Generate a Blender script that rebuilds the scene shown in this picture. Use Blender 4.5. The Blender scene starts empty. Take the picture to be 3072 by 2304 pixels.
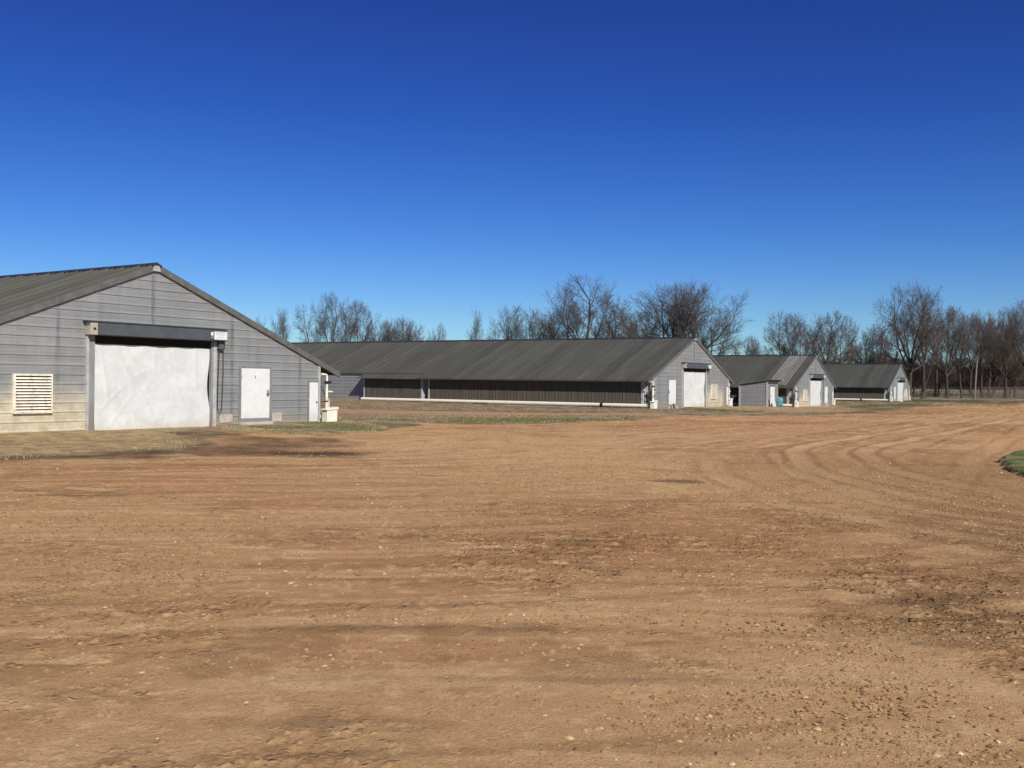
import bpy, math, random
import numpy as np
from mathutils import Matrix, Vector

# ------------------------------------------------------------------ camera
sc = bpy.context.scene
CAM_H = 1.84
PITCH, ROLL = math.radians(-0.1256), math.radians(0.6957)
cam = bpy.data.cameras.new('camera'); cam_ob = bpy.data.objects.new('camera', cam)
sc.collection.objects.link(cam_ob)
cam.sensor_width = 36.0; cam.lens = 2995.19 / 3072 * 36.0
cam.clip_start = 0.1; cam.clip_end = 6000
_r0 = Vector((1, 0, 0)); _u0 = Vector((0, -math.sin(PITCH), math.cos(PITCH))); _f0 = Vector((0, math.cos(PITCH), math.sin(PITCH)))
_c, _s = math.cos(ROLL), math.sin(ROLL)
_r = _r0 * _c + _u0 * _s; _u = _u0 * _c - _r0 * _s
cam_ob.matrix_world = Matrix(((_r.x, _u.x, -_f0.x, 0), (_r.y, _u.y, -_f0.y, 0), (_r.z, _u.z, -_f0.z, CAM_H), (0, 0, 0, 1)))
sc.camera = cam_ob

# ------------------------------------------------------------------ sky and sun
SUN_EL = math.radians(35.5)
SUN_AZ = math.radians(153.4)          # clockwise from +Y
EXPOSURE = 0.16
w = bpy.data.worlds.new('World'); sc.world = w; w.use_nodes = True
nt = w.node_tree; nt.nodes.clear()
sky = nt.nodes.new('ShaderNodeTexSky'); sky.sky_type = 'NISHITA'; sky.sun_disc = False
sky.sun_elevation = SUN_EL; sky.sun_rotation = SUN_AZ
sky.altitude = 300; sky.air_density = 1.0; sky.dust_density = 0.15; sky.ozone_density = 3.0
hsv = nt.nodes.new('ShaderNodeHueSaturation'); hsv.inputs['Saturation'].default_value = 1.25; hsv.inputs['Hue'].default_value = 0.512
# clear winter air: deepen the blue overhead, keep the horizon pale blue
tc = nt.nodes.new('ShaderNodeTexCoord'); sp = nt.nodes.new('ShaderNodeSeparateXYZ'); rp = nt.nodes.new('ShaderNodeValToRGB'); mx = nt.nodes.new('ShaderNodeMix'); mx.data_type = 'RGBA'; mx.blend_type = 'MULTIPLY'; mx.inputs[0].default_value = 1.0
nt.links.new(tc.outputs['Generated'], sp.inputs[0]); nt.links.new(sp.outputs['Z'], rp.inputs[0])
SKY_STOPS = ((0.0, (.56, .79, 1.06)), (.06, (.49, .73, 1.04)), (.14, (.36, .60, .99)), (.26, (.25, .43, .84)), (.42, (.29, .31, .66)), (1.0, (.3, .32, .6)))
els = rp.color_ramp.elements
while len(els) < len(SKY_STOPS): els.new(.5)
for e_, (p_, c_) in zip(els, SKY_STOPS): e_.position = p_; e_.color = (*c_, 1)
bg = nt.nodes.new('ShaderNodeBackground'); bg.inputs['Strength'].default_value = 0.085
wo = nt.nodes.new('ShaderNodeOutputWorld')
nt.links.new(sky.outputs[0], hsv.inputs['Color']); nt.links.new(hsv.outputs[0], mx.inputs[6]); nt.links.new(rp.outputs[0], mx.inputs[7]); nt.links.new(mx.outputs[2], bg.inputs['Color']); nt.links.new(bg.outputs[0], wo.inputs['Surface'])
sun = bpy.data.lights.new('sun', 'SUN'); sun.energy = 5.0; sun.angle = math.radians(0.53); sun.color = (1.0, 0.945, 0.85)
sun_ob = bpy.data.objects.new('sun', sun); sc.collection.objects.link(sun_ob)
to_sun = Vector((math.sin(SUN_AZ) * math.cos(SUN_EL), math.cos(SUN_AZ) * math.cos(SUN_EL), math.sin(SUN_EL)))
sun_ob.rotation_euler = to_sun.to_track_quat('Z', 'Y').to_euler(); sun_ob.location = to_sun * 60
sc.view_settings.view_transform = 'Standard'; sc.view_settings.look = 'None'
sc.view_settings.exposure = EXPOSURE; sc.view_settings.gamma = 1.0

# ------------------------------------------------------------------ helpers
COL = sc.collection
class MB:
    """collects faces for ONE mesh object"""
    def __init__(s): s.v = []; s.f = []; s.sm = []
    def add(s, vs, fs, smooth=False):
        o = len(s.v); s.v += [tuple(v) for v in vs]; s.f += [tuple(i + o for i in f) for f in fs]; s.sm += [smooth] * len(fs)
    def quad(s, a, b, c, d): s.add((a, b, c, d), ((0, 1, 2, 3),))
    def box(s, x0, x1, y0, y1, z0, z1, rot=None, piv=None):
        vs = [(x, y, z) for x in (x0, x1) for y in (y0, y1) for z in (z0, z1)]
        if rot is not None:
            p = Vector(piv); vs = [tuple(p + rot @ (Vector(v) - p)) for v in vs]
        s.add(vs, ((0, 1, 3, 2), (4, 6, 7, 5), (0, 4, 5, 1), (2, 3, 7, 6), (0, 2, 6, 4), (1, 5, 7, 3)))
    def tube(s, pts, r, n=8, cap=True, smooth=True, r1=None):
        pts = [Vector(p) for p in pts]; vs = []; fs = []
        m = len(pts)
        for i, p in enumerate(pts):
            d = (pts[min(i + 1, m - 1)] - pts[max(i - 1, 0)]).normalized()
            a = d.cross(Vector((0, 0, 1)) if abs(d.z) < .9 else Vector((1, 0, 0))).normalized(); b = d.cross(a)
            rr = r if r1 is None else r + (r1 - r) * i / max(1, m - 1)
            for k in range(n):
                t = 2 * math.pi * k / n; vs.append(p + a * (rr * math.cos(t)) + b * (rr * math.sin(t)))
        for i in range(m - 1):
            for k in range(n):
                fs.append((i * n + k, i * n + (k + 1) % n, (i + 1) * n + (k + 1) % n, (i + 1) * n + k))
        s.add(vs, fs, smooth)
        if cap:
            s.add(vs[:n], (tuple(range(n)),)); s.add(vs[-n:], (tuple(range(n - 1, -1, -1)),))
    def build(s, name, mat, parent=None, bevel=0):
        me = bpy.data.meshes.new(name); me.from_pydata(s.v, [], s.f); me.validate(); me.update()
        if len(me.polygons) == len(s.sm): me.polygons.foreach_set('use_smooth', s.sm)
        return link(name, me, mat, parent, bevel)
def link(name, me, mat, parent=None, bevel=0):
    if mat is not None and not me.materials: me.materials.append(mat)
    o = bpy.data.objects.new(name, me); COL.objects.link(o)
    if parent is not None: o.parent = parent
    if bevel:
        b = o.modifiers.new('bevel', 'BEVEL'); b.width = bevel; b.segments = 2; b.limit_method = 'ANGLE'
    return o
def np_mesh(name, verts, quads, mat, parent=None, smooth=False, tris=False):
    k = 3 if tris else 4
    me = bpy.data.meshes.new(name)
    me.vertices.add(len(verts)); me.vertices.foreach_set('co', np.asarray(verts, np.float32).ravel())
    me.loops.add(quads.size); me.loops.foreach_set('vertex_index', quads.astype(np.int32).ravel())
    me.polygons.add(len(quads)); me.polygons.foreach_set('loop_start', np.arange(0, quads.size, k, dtype=np.int32))
    me.polygons.foreach_set('loop_total', np.full(len(quads), k, np.int32))
    if smooth: me.polygons.foreach_set('use_smooth', np.ones(len(quads), bool))
    me.update(calc_edges=True)
    return link(name, me, mat, parent)
def tag(o, label=None, cat=None, group=None, kind=None):
    if label: o['label'] = label
    if cat: o['category'] = cat
    if group: o['group'] = group
    if kind: o['kind'] = kind
    return o
def empty(name, loc=(0, 0, 0), rz=0):
    o = bpy.data.objects.new(name, None); COL.objects.link(o); o.location = loc; o.rotation_euler = (0, 0, rz); o.empty_display_size = .3
    return o
def copy_tree(o, parent=None):
    c = o.copy(); COL.objects.link(c); c.parent = parent
    for ch in list(o.children): copy_tree(ch, c)
    return c

# ---- node materials
class NM:
    def __init__(s, name):
        s.m = bpy.data.materials.new(name); s.m.use_nodes = True; s.t = s.m.node_tree
        s.b = s.t.nodes['Principled BSDF']; s.x = None
    def n(s, typ, **kw):
        nd = s.t.nodes.new(typ)
        for k, v in kw.items():
            if k[0] == '_': nd.inputs[k[1:].replace('_', ' ')].default_value = v
            else: setattr(nd, k, v)
        return nd
    def l(s, a, b): s.t.links.new(a, b)
    def coord(s, scale=(1, 1, 1), world=False):
        tc = s.n('ShaderNodeNewGeometry').outputs['Position'] if world else s.n('ShaderNodeTexCoord').outputs['Object']
        mp = s.n('ShaderNodeMapping'); mp.inputs['Scale'].default_value = scale; s.l(tc, mp.inputs['Vector']); return mp.outputs[0]
    def noise(s, scale, detail=4, rough=.6, stretch=(1, 1, 1), world=False):
        nd = s.n('ShaderNodeTexNoise'); nd.inputs['Scale'].default_value = scale; nd.inputs['Detail'].default_value = detail; nd.inputs['Roughness'].default_value = rough
        s.l(s.coord(stretch, world), nd.inputs['Vector']); return nd.outputs['Fac']
    def ramp(s, fac, stops):
        r = s.n('ShaderNodeValToRGB'); e = r.color_ramp.elements
        while len(e) < len(stops): e.new(.5)
        for el, (p, c) in zip(e, stops): el.position = p; el.color = (*c, 1) if len(c) == 3 else c
        s.l(fac, r.inputs[0]); return r.outputs[0]
    def f(s, fac, lo, hi, a=0., b=1.):
        m = s.n('ShaderNodeMapRange'); m.inputs[1].default_value = lo; m.inputs[2].default_value = hi; m.inputs[3].default_value = a; m.inputs[4].default_value = b
        s.l(fac, m.inputs[0]); return m.outputs[0]
    def math(s, op, a, b):
        m = s.n('ShaderNodeMath', operation=op)
        for i, q in enumerate((a, b)):
            if isinstance(q, (int, float)): m.inputs[i].default_value = q
            else: s.l(q, m.inputs[i])
        return m.outputs[0]
    def mix(s, fac, a, b, mode='MIX'):
        m = s.n('ShaderNodeMix', data_type='RGBA', blend_type=mode)
        for i, q in ((0, fac), (6, a), (7, b)):
            if isinstance(q, (int, float)): m.inputs[i].default_value = q
            elif isinstance(q, tuple): m.inputs[i].default_value = (*q, 1)
            else: s.l(q, m.inputs[i])
        return m.outputs[2]
    def xyz(s, world=False):
        sp = s.n('ShaderNodeSeparateXYZ'); s.l(s.coord((1, 1, 1), world), sp.inputs[0]); return sp.outputs
    def done(s, col, rough=.6, metal=0., bump=None, bd=.02, bs=1., spec=.5):
        if isinstance(col, tuple): s.b.inputs['Base Color'].default_value = (*col, 1)
        else: s.l(col, s.b.inputs['Base Color'])
        if isinstance(rough, float): s.b.inputs['Roughness'].default_value = rough
        else: s.l(rough, s.b.inputs['Roughness'])
        s.b.inputs['Metallic'].default_value = metal; s.b.inputs['Specular IOR Level'].default_value = spec
        if bump is not None:
            bn = s.n('ShaderNodeBump'); bn.inputs['Distance'].default_value = bd; bn.inputs['Strength'].default_value = bs
            s.l(bump, bn.inputs['Height']); s.l(bn.outputs[0], s.b.inputs['Normal'])
        return s.m
def plain(name, c, rough=.6, var=.25, scale=3., metal=0., spec=.4):
    m = NM(name); n = m.noise(scale, 5, .65)
    lo = tuple(x * (1 - var) for x in c); hi = tuple(min(1, x * (1 + var * .6)) for x in c)
    return m.done(m.ramp(n, ((.3, lo), (.7, hi))), rough, metal, spec=spec)

def siding(name, stain_u=None, stain_w=1.6, top=1.25):
    m = NM(name)
    streak = m.noise(1.0, 6, .7, (2.2, 2.2, .22)); blot = m.noise(.55, 4, .6); reflect_band = m.noise(1., 3, .6, (.12, .12, 5.))
    c = m.ramp(streak, ((.25, (.170, .176, .172)), (.5, (.262, .272, .264)), (.75, (.35, .358, .348))))
    c = m.mix(m.f(blot, .35, .7), c, (.255, .26, .256), 'MIX')
    c = m.mix(m.f(reflect_band, .45, .7, 0, .4), c, (.40, .41, .415))  # pale horizontal bands: reflections on the sheets painted into the colour
    dirt = m.noise(2.2, 6, .7, (1.4, 1.4, .5))
    X, Y, Z = m.xyz()
    seam = m.math('MULTIPLY', m.math('ABSOLUTE', m.math('SUBTRACT', m.math('FRACT', m.math('ADD', m.math('DIVIDE', X, 3.62), .52), 0), .5), 0), 3.62)
    c = m.mix(m.math('MULTIPLY', m.f(m.math('ADD', seam, m.math('MULTIPLY', streak, .10)), .07, .16, .7, 0), m.f(m.noise(.8, 3, .6), .4, .6, .2, 1)), c, (.12, .122, .125))
    c = m.mix(m.f(m.noise(1., 5, .75, (.7, .7, 13.)), .5, .75, 0, .35), c, (.46, .47, .47))  # fine pale streaks, dark ones next: sheet reflections painted in
    c = m.mix(m.f(m.noise(1., 5, .75, (.9, .9, 11.)), .3, .48, .35, 0), c, (.15, .152, .155))
    low = m.f(m.math('ADD', Z, m.math('MULTIPLY', dirt, -.9)), -.35, .1, .75, 0)
    c = m.mix(low, c, (.33, .29, .22))
    if stain_u is not None:
        du = m.math('ABSOLUTE', m.math('SUBTRACT', X, stain_u), 0)
        hor = m.f(m.math('ADD', du, m.math('MULTIPLY', dirt, .9)), stain_w + .1, stain_w + .9, 1, 0)
        ver = m.f(m.math('ADD', Z, m.math('MULTIPLY', dirt, .8)), top - .2, top + .75, 1, 0)
        st = m.math('MULTIPLY', hor, ver)
        yel = m.ramp(m.noise(3., 5, .7), ((.3, (.50, .42, .27)), (.55, (.66, .59, .42)), (.8, (.70, .66, .52))))
        c = m.mix(m.math('MULTIPLY', m.f(st, 0, 1, 0, .92), m.f(m.noise(1.3, 5, .7, (1, 1, 2.)), .28, .52, .45, 1)), c, yel)
    return m.done(c, m.f(streak, .2, .8, .62, .42), .25, m.noise(6., 3, .5), .004)
M = {}
M['siding_left'] = siding('weathered_siding_a', -4.6, 2.1)
M['siding_right'] = siding('weathered_siding_b', 4.9, 2.0, 1.45)
M['siding'] = siding('weathered_siding_c')
def roofmat(name, a, b, c):
    m = NM(name); n1 = m.noise(1., 5, .65, (.35, 1.6, .35)); n2 = m.noise(.25, 4, .6)
    col = m.ramp(n1, ((.25, a), (.55, b), (.8, c))); col = m.mix(m.f(n2, .4, .7, 0, .45), col, tuple(x * .78 for x in b))
    X, Y, Z = m.xyz(); wn = m.n('ShaderNodeTexWhiteNoise', noise_dimensions='1D'); m.l(m.math('FLOOR', m.math('DIVIDE', Y, .915), 0), wn.inputs['W'])
    col = m.mix(1., col, m.ramp(wn.outputs['Value'], ((0, (.84, .84, .84)), (1, (1.14, 1.14, 1.13)))), 'MULTIPLY')
    rust = m.math('MULTIPLY', m.f(m.noise(1., 5, .7, (.5, 3., .5)), .60, .75), m.f(m.noise(.3, 3, .6), .5, .65))
    return m.done(m.mix(m.f(rust, 0, 1, 0, .4), col, (.13, .085, .055)), .55, .1)
M['roof'] = roofmat('dark_roof_metal', (.053, .053, .042), (.074, .074, .060), (.096, .095, .078))
M['roof_patch'] = roofmat('pale_roof_metal', (.17, .166, .148), (.225, .22, .198), (.27, .262, .24))
M['trim'] = plain('grey_trim', (.12, .118, .110), .5, .3, 4.)
M['ridge'] = plain('ridge_cap_metal', (.03, .033, .042), .5, .3, 2.)
M['galv'] = plain('galvanised_jamb', (.40, .405, .39), .6, .3, 3.)
def channel_mat():
    m = NM('stained_track'); X, Y, Z = m.xyz(); n = m.noise(1.5, 5, .7, (3, 3, .5))
    c = m.ramp(n, ((.3, (.17, .175, .18)), (.7, (.30, .305, .31))))
    return m.done(m.mix(m.f(m.math('ADD', Z, m.math('MULTIPLY', n, 1.2)), .9, 1.6, .8, 0), c, (.20, .15, .11)), .6)
M['channel'] = channel_mat()
def door_paint():
    m = NM('white_door_paint'); X, Y, Z = m.xyz(); n = m.noise(2.5, 6, .75); n2 = m.noise(14., 4, .7)
    c = m.ramp(n, ((.3, (.60, .61, .59)), (.6, (.69, .70, .68)))); c = m.mix(m.f(n2, .62, .75, 0, .35), c, (.48, .47, .43))
    return m.done(m.mix(m.f(m.math('ADD', Z, m.math('MULTIPLY', n, .7)), .45, .9, .45, 0), c, (.50, .45, .36)), .5)
M['white'] = door_paint()
M['pvc'] = plain('cream_pvc', (.74, .71, .60), .4, .08, 2.)
M['dark'] = plain('near_black_shade', (.012, .011, .012), .9, .3, 2.)  # near-black colour for shade inside the doorway and under the lean-to overhang
M['hood'] = plain('hood_panel', (.075, .085, .092), .38, .25, 2.)
M['hood_end'] = plain('weathered_hood_end', (.40, .36, .30), .7, .4, 12.)
M['black'] = plain('black_rubber', (.015, .015, .017), .6, .3, 5.)
M['wood'] = plain('weathered_wood', (.20, .16, .12), .8, .35, 4.)
M['frame'] = plain('door_frame_metal', (.20, .21, .21), .5, .25, 5.)
M['curb'] = plain('concrete_curb', (.46, .40, .33), .85, .3, 3.)
M['underside'] = plain('roof_underside', (.10, .07, .055), .8, .3, 1.)
M['greymark'] = plain('sign_lettering', (.30, .30, .29), .6, .1, 5.)
def louver_mat():
    m = NM('cream_louver'); X, Y, Z = m.xyz()
    rust = m.math('MULTIPLY', m.f(m.noise(7., 5, .7), .45, .62), m.f(m.noise(2., 2, .5, (5, 5, .6)), .42, .6))
    return m.done(m.mix(m.f(rust, 0, 1, 0, .75), (.74, .71, .60), (.50, .30, .18)), .5)
M['louver'] = louver_mat()
def curtain_mat():
    m = NM('white_tarpaulin'); n = m.noise(1.6, 7, .72); n2 = m.noise(9., 6, .8); X, Y, Z = m.xyz()
    c = m.ramp(n, ((.3, (.51, .53, .52)), (.5, (.59, .61, .60)), (.7, (.67, .68, .66))))
    c = m.mix(m.f(n2, .52, .75, 0, .25), c, (.50, .51, .48))
    c = m.mix(m.f(m.noise(1., 4, .6, (5., 5., .5)), .5, .75, 0, .22), c, (.48, .49, .47))
    c = m.mix(m.f(m.math('ADD', Z, m.math('MULTIPLY', n, .8)), .3, .75, .65, 0), c, (.50, .45, .34))
    mt = m.done(c, .6, 0, m.noise(5., 5, .6), .012)
    return mt
M['curtain'] = curtain_mat()
def pad_mat():
    m = NM('brown_cooling_pad'); X, Y, Z = m.xyz()
    st = m.noise(1., 3, .75, (.0, 7., .12)); st2 = m.noise(1., 1, .5, (0, .55, 0)); mot = m.noise(2.5, 5, .7)
    c = m.ramp(st, ((.3, (.036, .031, .023)), (.5, (.066, .057, .041)), (.64, (.11, .094, .068)), (.74, (.27, .24, .18))))
    c = m.mix(m.f(st2, .4, .6, 0, .4), c, (.075, .064, .05)); c = m.mix(m.f(mot, .4, .8, 0, .4), c, (.10, .085, .066))
    return m.done(c, .9, 0, m.noise(1., 2, .5, (0, 26., .2)), .02)
M['pad'] = pad_mat()
def bark(name, a, b):
    m = NM(name); n = m.noise(1., 6, .7, (3, 3, .6)); return m.done(m.ramp(n, ((.3, a), (.7, b))), .95, spec=.2)
M['bark'] = bark('grey_brown_bark', (.035, .027, .022), (.105, .08, .062))
M['twig'] = bark('bare_twigs', (.06, .052, .047), (.125, .108, .097))
M['bark_dark'] = bark('dark_bark', (.03, .024, .020), (.085, .066, .052))
M['twig_dark'] = bark('dark_twigs', (.065, .052, .046), (.13, .105, .09))
M['farwood'] = bark('far_wood_bark', (.020, .015, .014), (.042, .031, .028))
M['blue'] = plain('blue_plastic', (.10, .27, .36), .5, .25, 2.)

# ------------------------------------------------------------------ terrain height
CP = np.array([(0,0,0),(0,20,0),(12,20,0),(-15,20,0),(-12.8,34,.03),(-30,45,.05),(-7,44,0),(0,60,0),(8,75,-.06),(15,81,-.13),(24,88,-.13),(-10,98,0),(-35,112,0),(-60,120,.05),(-60,90,0),(-20,75,0),(26,96,-.3),(27,104,-.5),(25,110,-.5),(35,112,-.54),(42,118,-.54),(10,125,-.46),(45,100,-.42),(61,156,-.42),(72,160,-.42),(90,200,-.42),(30,180,-.4),(37,72,-.12),(60,105,-.4),(20,42,0),(0,-30,0),(40,20,0),(-40,10,0),(150,200,-.4),(-100,230,-.3),(150,60,-.2),(-150,60,0)], float)
def terrain(x, y):
    x = np.asarray(x, float); y = np.asarray(y, float); n = np.zeros_like(x); d = np.zeros_like(x)
    for cx, cy, cz in CP:
        ww = 1 / ((x - cx) ** 2 + (y - cy) ** 2 + 9) ** 2; n += ww * cz; d += ww
    t = np.clip((np.hypot(x, y) - 225) / 230, 0, 1)
    return n / d + 1.55 * t * t * (3 - 2 * t)
def tz(x, y): return float(terrain(x, y))
def vnoise(x, y, seed=0):
    xi = np.floor(x); yi = np.floor(y); fx = x - xi; fy = y - yi
    xi = xi.astype(np.int64); yi = yi.astype(np.int64)
    def h(i, j):
        k = (i * 374761393 + j * 668265263 + seed * 1442695041) & 0xFFFFFFFF
        k = ((k ^ (k >> 13)) * 1274126177) & 0xFFFFFFFF; k = (k ^ (k >> 16)) & 0xFFFFFFFF
        return k / 4294967295.0
    ux = fx * fx * (3 - 2 * fx); uy = fy * fy * (3 - 2 * fy)
    a = h(xi, yi); b = h(xi + 1, yi); c = h(xi, yi + 1); d = h(xi + 1, yi + 1)
    return a + (b - a) * ux + (c - a) * uy + (a - b - c + d) * ux * uy
def fbm(x, y, sc_, oc=4, seed=0, g=.5):
    s = 0; a = 1; t = 0; f = 1 / sc_
    for o in range(oc):
        s = s + a * vnoise(x * f + o * 17.3, y * f - o * 9.1, seed + o); t += a; a *= g; f *= 2.03
    return s / t
def sdist(poly, x, y):
    """signed distance, positive inside"""
    p = np.array(poly, float); q = np.roll(p, -1, 0); d = np.full(x.shape, 1e9); ins = np.zeros(x.shape, bool)
    for (ax, ay), (bx, by) in zip(p, q):
        ex, ey = bx - ax, by - ay; t = np.clip(((x - ax) * ex + (y - ay) * ey) / (ex * ex + ey * ey + 1e-9), 0, 1)
        d = np.minimum(d, np.hypot(x - ax - t * ex, y - ay - t * ey))
        with np.errstate(divide='ignore', invalid='ignore'):
            c = ((ay > y) != (by > y)) & (x < (bx - ax) * (y - ay) / (by - ay + 1e-12) + ax)
        ins ^= c
    return np.where(ins, d, -d)
def path_dist(path, x, y):
    """signed lateral distance and arc length along a polyline"""
    p = np.array(path, float); best = np.full(x.shape, 1e9); sd = np.zeros(x.shape); al = np.zeros(x.shape); acc = 0
    for (ax, ay), (bx, by) in zip(p[:-1], p[1:]):
        ex, ey = bx - ax, by - ay; L = math.hypot(ex, ey); t = np.clip(((x - ax) * ex + (y - ay) * ey) / (L * L), 0, 1)
        dx, dy = x - ax - t * ex, y - ay - t * ey; d = np.hypot(dx, dy); m = d < best
        s = np.sign(ex * dy - ey * dx); best = np.where(m, d, best); sd = np.where(m, d * s, sd); al = np.where(m, acc + t * L, al); acc += L
    return sd, al
def smooth_path(pts, n=10):
    P = [np.array(p, float) for p in pts]; P = [2 * P[0] - P[1]] + P + [2 * P[-1] - P[-2]]; out = []
    for i in range(1, len(P) - 2):
        for k in range(n):
            t = k / n; a, b, c, d = P[i - 1:i + 3]
            out.append(tuple(.5 * (2 * b + (c - a) * t + (2 * a - 5 * b + 4 * c - d) * t * t + (3 * b - a - 3 * c + d) * t ** 3)))
    out.append(tuple(P[-2])); return out
def ss(x, a, b): t = np.clip((x - a) / (b - a), 0, 1); return t * t * (3 - 2 * t)

STRAW = [(-30,34),(-22,32.5),(-17,32.2),(-14,32.9),(-12.4,33.9),(-11.2,32.4),(-9.6,29.5),(-8.3,25.9),(-9.4,24.9),(-10.5,23.6),(-11.3,21.3),(-20,20),(-30,22)]
WET = [(-11.5,32.8),(-10.6,35.4),(-9.2,33.5),(-6.9,30.6),(-5.6,31.5),(-4.2,30.1),(-4.8,26.6),(-3.6,25.3),(-3.5,23.3),(-5.3,23.1),(-7.9,23),(-9.8,22.1),(-10.9,20.7),(-14,20.5),(-12.1,23.1),(-8.6,25.1),(-9,27.8)]
PUD = [(-6.5,24.5),(-5.4,25.3),(-3.8,25),(-3.6,24.4),(-4.3,23.9),(-5.7,24.1)]
PATCHC = [(-11.3,38.8),(-9.2,44.2),(-7.8,46),(-6.5,43),(-4.8,39),(-4.9,35.6),(-6.0,33.6),(-7.4,33),(-8.8,34),(-10.3,35.6)]
MED1 = [(-40,75),(-10.6,54.8),(-.7,55.5),(9.1,58),(5.7,49.2),(.2,43.6),(-5.7,44.7),(-8.1,46.3),(-9,46),(-45,68)]
GREEN_MED = [(-8.3,47.2),(-.6,50.6),(6.6,54.1),(5.7,49.2),(.2,44.3),(-5.8,45.3)]
STRIP = [(-80,122),(-14.2,77),(-4,77),(3,73),(12,74),(13.5,80),(20,84),(14,66),(10.3,64.4),(1.3,60.4),(-6.9,62),(-12.5,64.5),(-70,95)]
GR2 = [(12.6,80),(20.6,80.6),(16.2,67.1),(12.1,66.3)]
MOUND = [(14,84),(19,90),(24.9,107.5),(37.7,117),(36.6,106.8),(29.7,83.4),(24.6,73.4),(18.3,71.7),(16.1,78.5)]
GR4 = [(37.6,119),(53.1,150),(60.6,153),(57.3,138),(44.3,113.9),(32.9,92.8),(35.4,109.8)]
YARD = [(-60,16),(-14,20),(-8.3,24),(-10,33.6),(-4.6,35.4),(-4.0,43.2),(-.5,43),(6,49.3),(10.2,59),(15.5,60.7),(26.4,74.2),(51.7,126.4),(72.5,141.3),(90,141),(72,85),(50,40),(70,-10),(60,-60),(-60,-60)]
TRACK = [(-60,96),(-12.3,64),(-6.8,61.4),(1.3,60),(9.5,62.5),(9,58.2),(-.7,55.7),(-10.8,55),(-60,84)]
ISLE = [(12.0,24.4),(11.2,22.4),(10.7,21.0),(10.4,19.8),(10.8,18.6),(12,17.4),(20,16.5),(31,22),(33,36),(25,38),(18,31.5),(14.6,28.6),(13,26.3)]
CLODS = [(-1,14),(2.5,15.8),(4.9,12.5),(6.3,11.3),(6,8.4),(3.6,7),(2.5,7),(1.9,7.4),(2.3,9.1),(.5,8.4),(-.8,9.9)]
P1 = smooth_path([(60,105),(37,72.6),(18,42.6),(11.8,33),(9.2,28.4),(8.0,24.5),(7.4,20.5),(8.2,15.5),(11.5,11.5),(17,9)])
P1b = smooth_path([(60,109),(35,74),(15,42.6),(9.4,33),(7.0,28.4),(5.8,24.5),(5.2,20.5),(5.5,14.5),(9,9.5),(15,6)])
P2 = smooth_path([(-60,14),(-20,18),(-8,20.5),(2,25.5),(10,35),(20,52),(45,95),(70,130)])
P3 = smooth_path([(-60,4),(-20,10),(-8,12),(0,13.5),(6,17),(12,28),(25,50),(55,100)])
P4 = smooth_path([(-14,3),(-7,6.5),(-2,8.5),(2,8.6),(6,7.5),(12,4)])

def ground_fields(x, y):
    wob = lambda s, a, sd: (fbm(x, y, s, 4, sd) - .5) * a
    yard = sdist(YARD, x, y) + wob(4, 2.2, 3) + wob(.9, .8, 5)
    straw = sdist(STRAW, x, y) + wob(2.2, 2.4, 7); wet = sdist(WET, x, y) + wob(1.6, 2.4, 11); pud = sdist(PUD, x, y) + wob(.5, .5, 13)
    patch = sdist(PATCHC, x, y) + wob(1.6, 1.8, 17); med = sdist(MED1, x, y) + wob(3, 3, 19); gmed = sdist(GREEN_MED, x, y) + wob(2, 3.2, 23)
    strip = sdist(STRIP, x, y) + wob(3, 3, 29); gr2 = sdist(GR2, x, y) + wob(3, 3, 31); mound = sdist(MOUND, x, y) + wob(3, 4, 37)
    gr4 = sdist(GR4, x, y) + wob(4, 5, 41); track = sdist(TRACK, x, y) + wob(2, 1.2, 43); isle = sdist(ISLE, x, y) + wob(.8, .6, 47)
    clod = sdist(CLODS, x, y) + wob(1.5, 2.5, 53)
    return dict(yard=yard, straw=straw, wet=wet, pud=pud, patch=patch, med=med, gmed=gmed, strip=strip, gr2=gr2, mound=mound, gr4=gr4, track=track, isle=isle, clod=clod)

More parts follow.
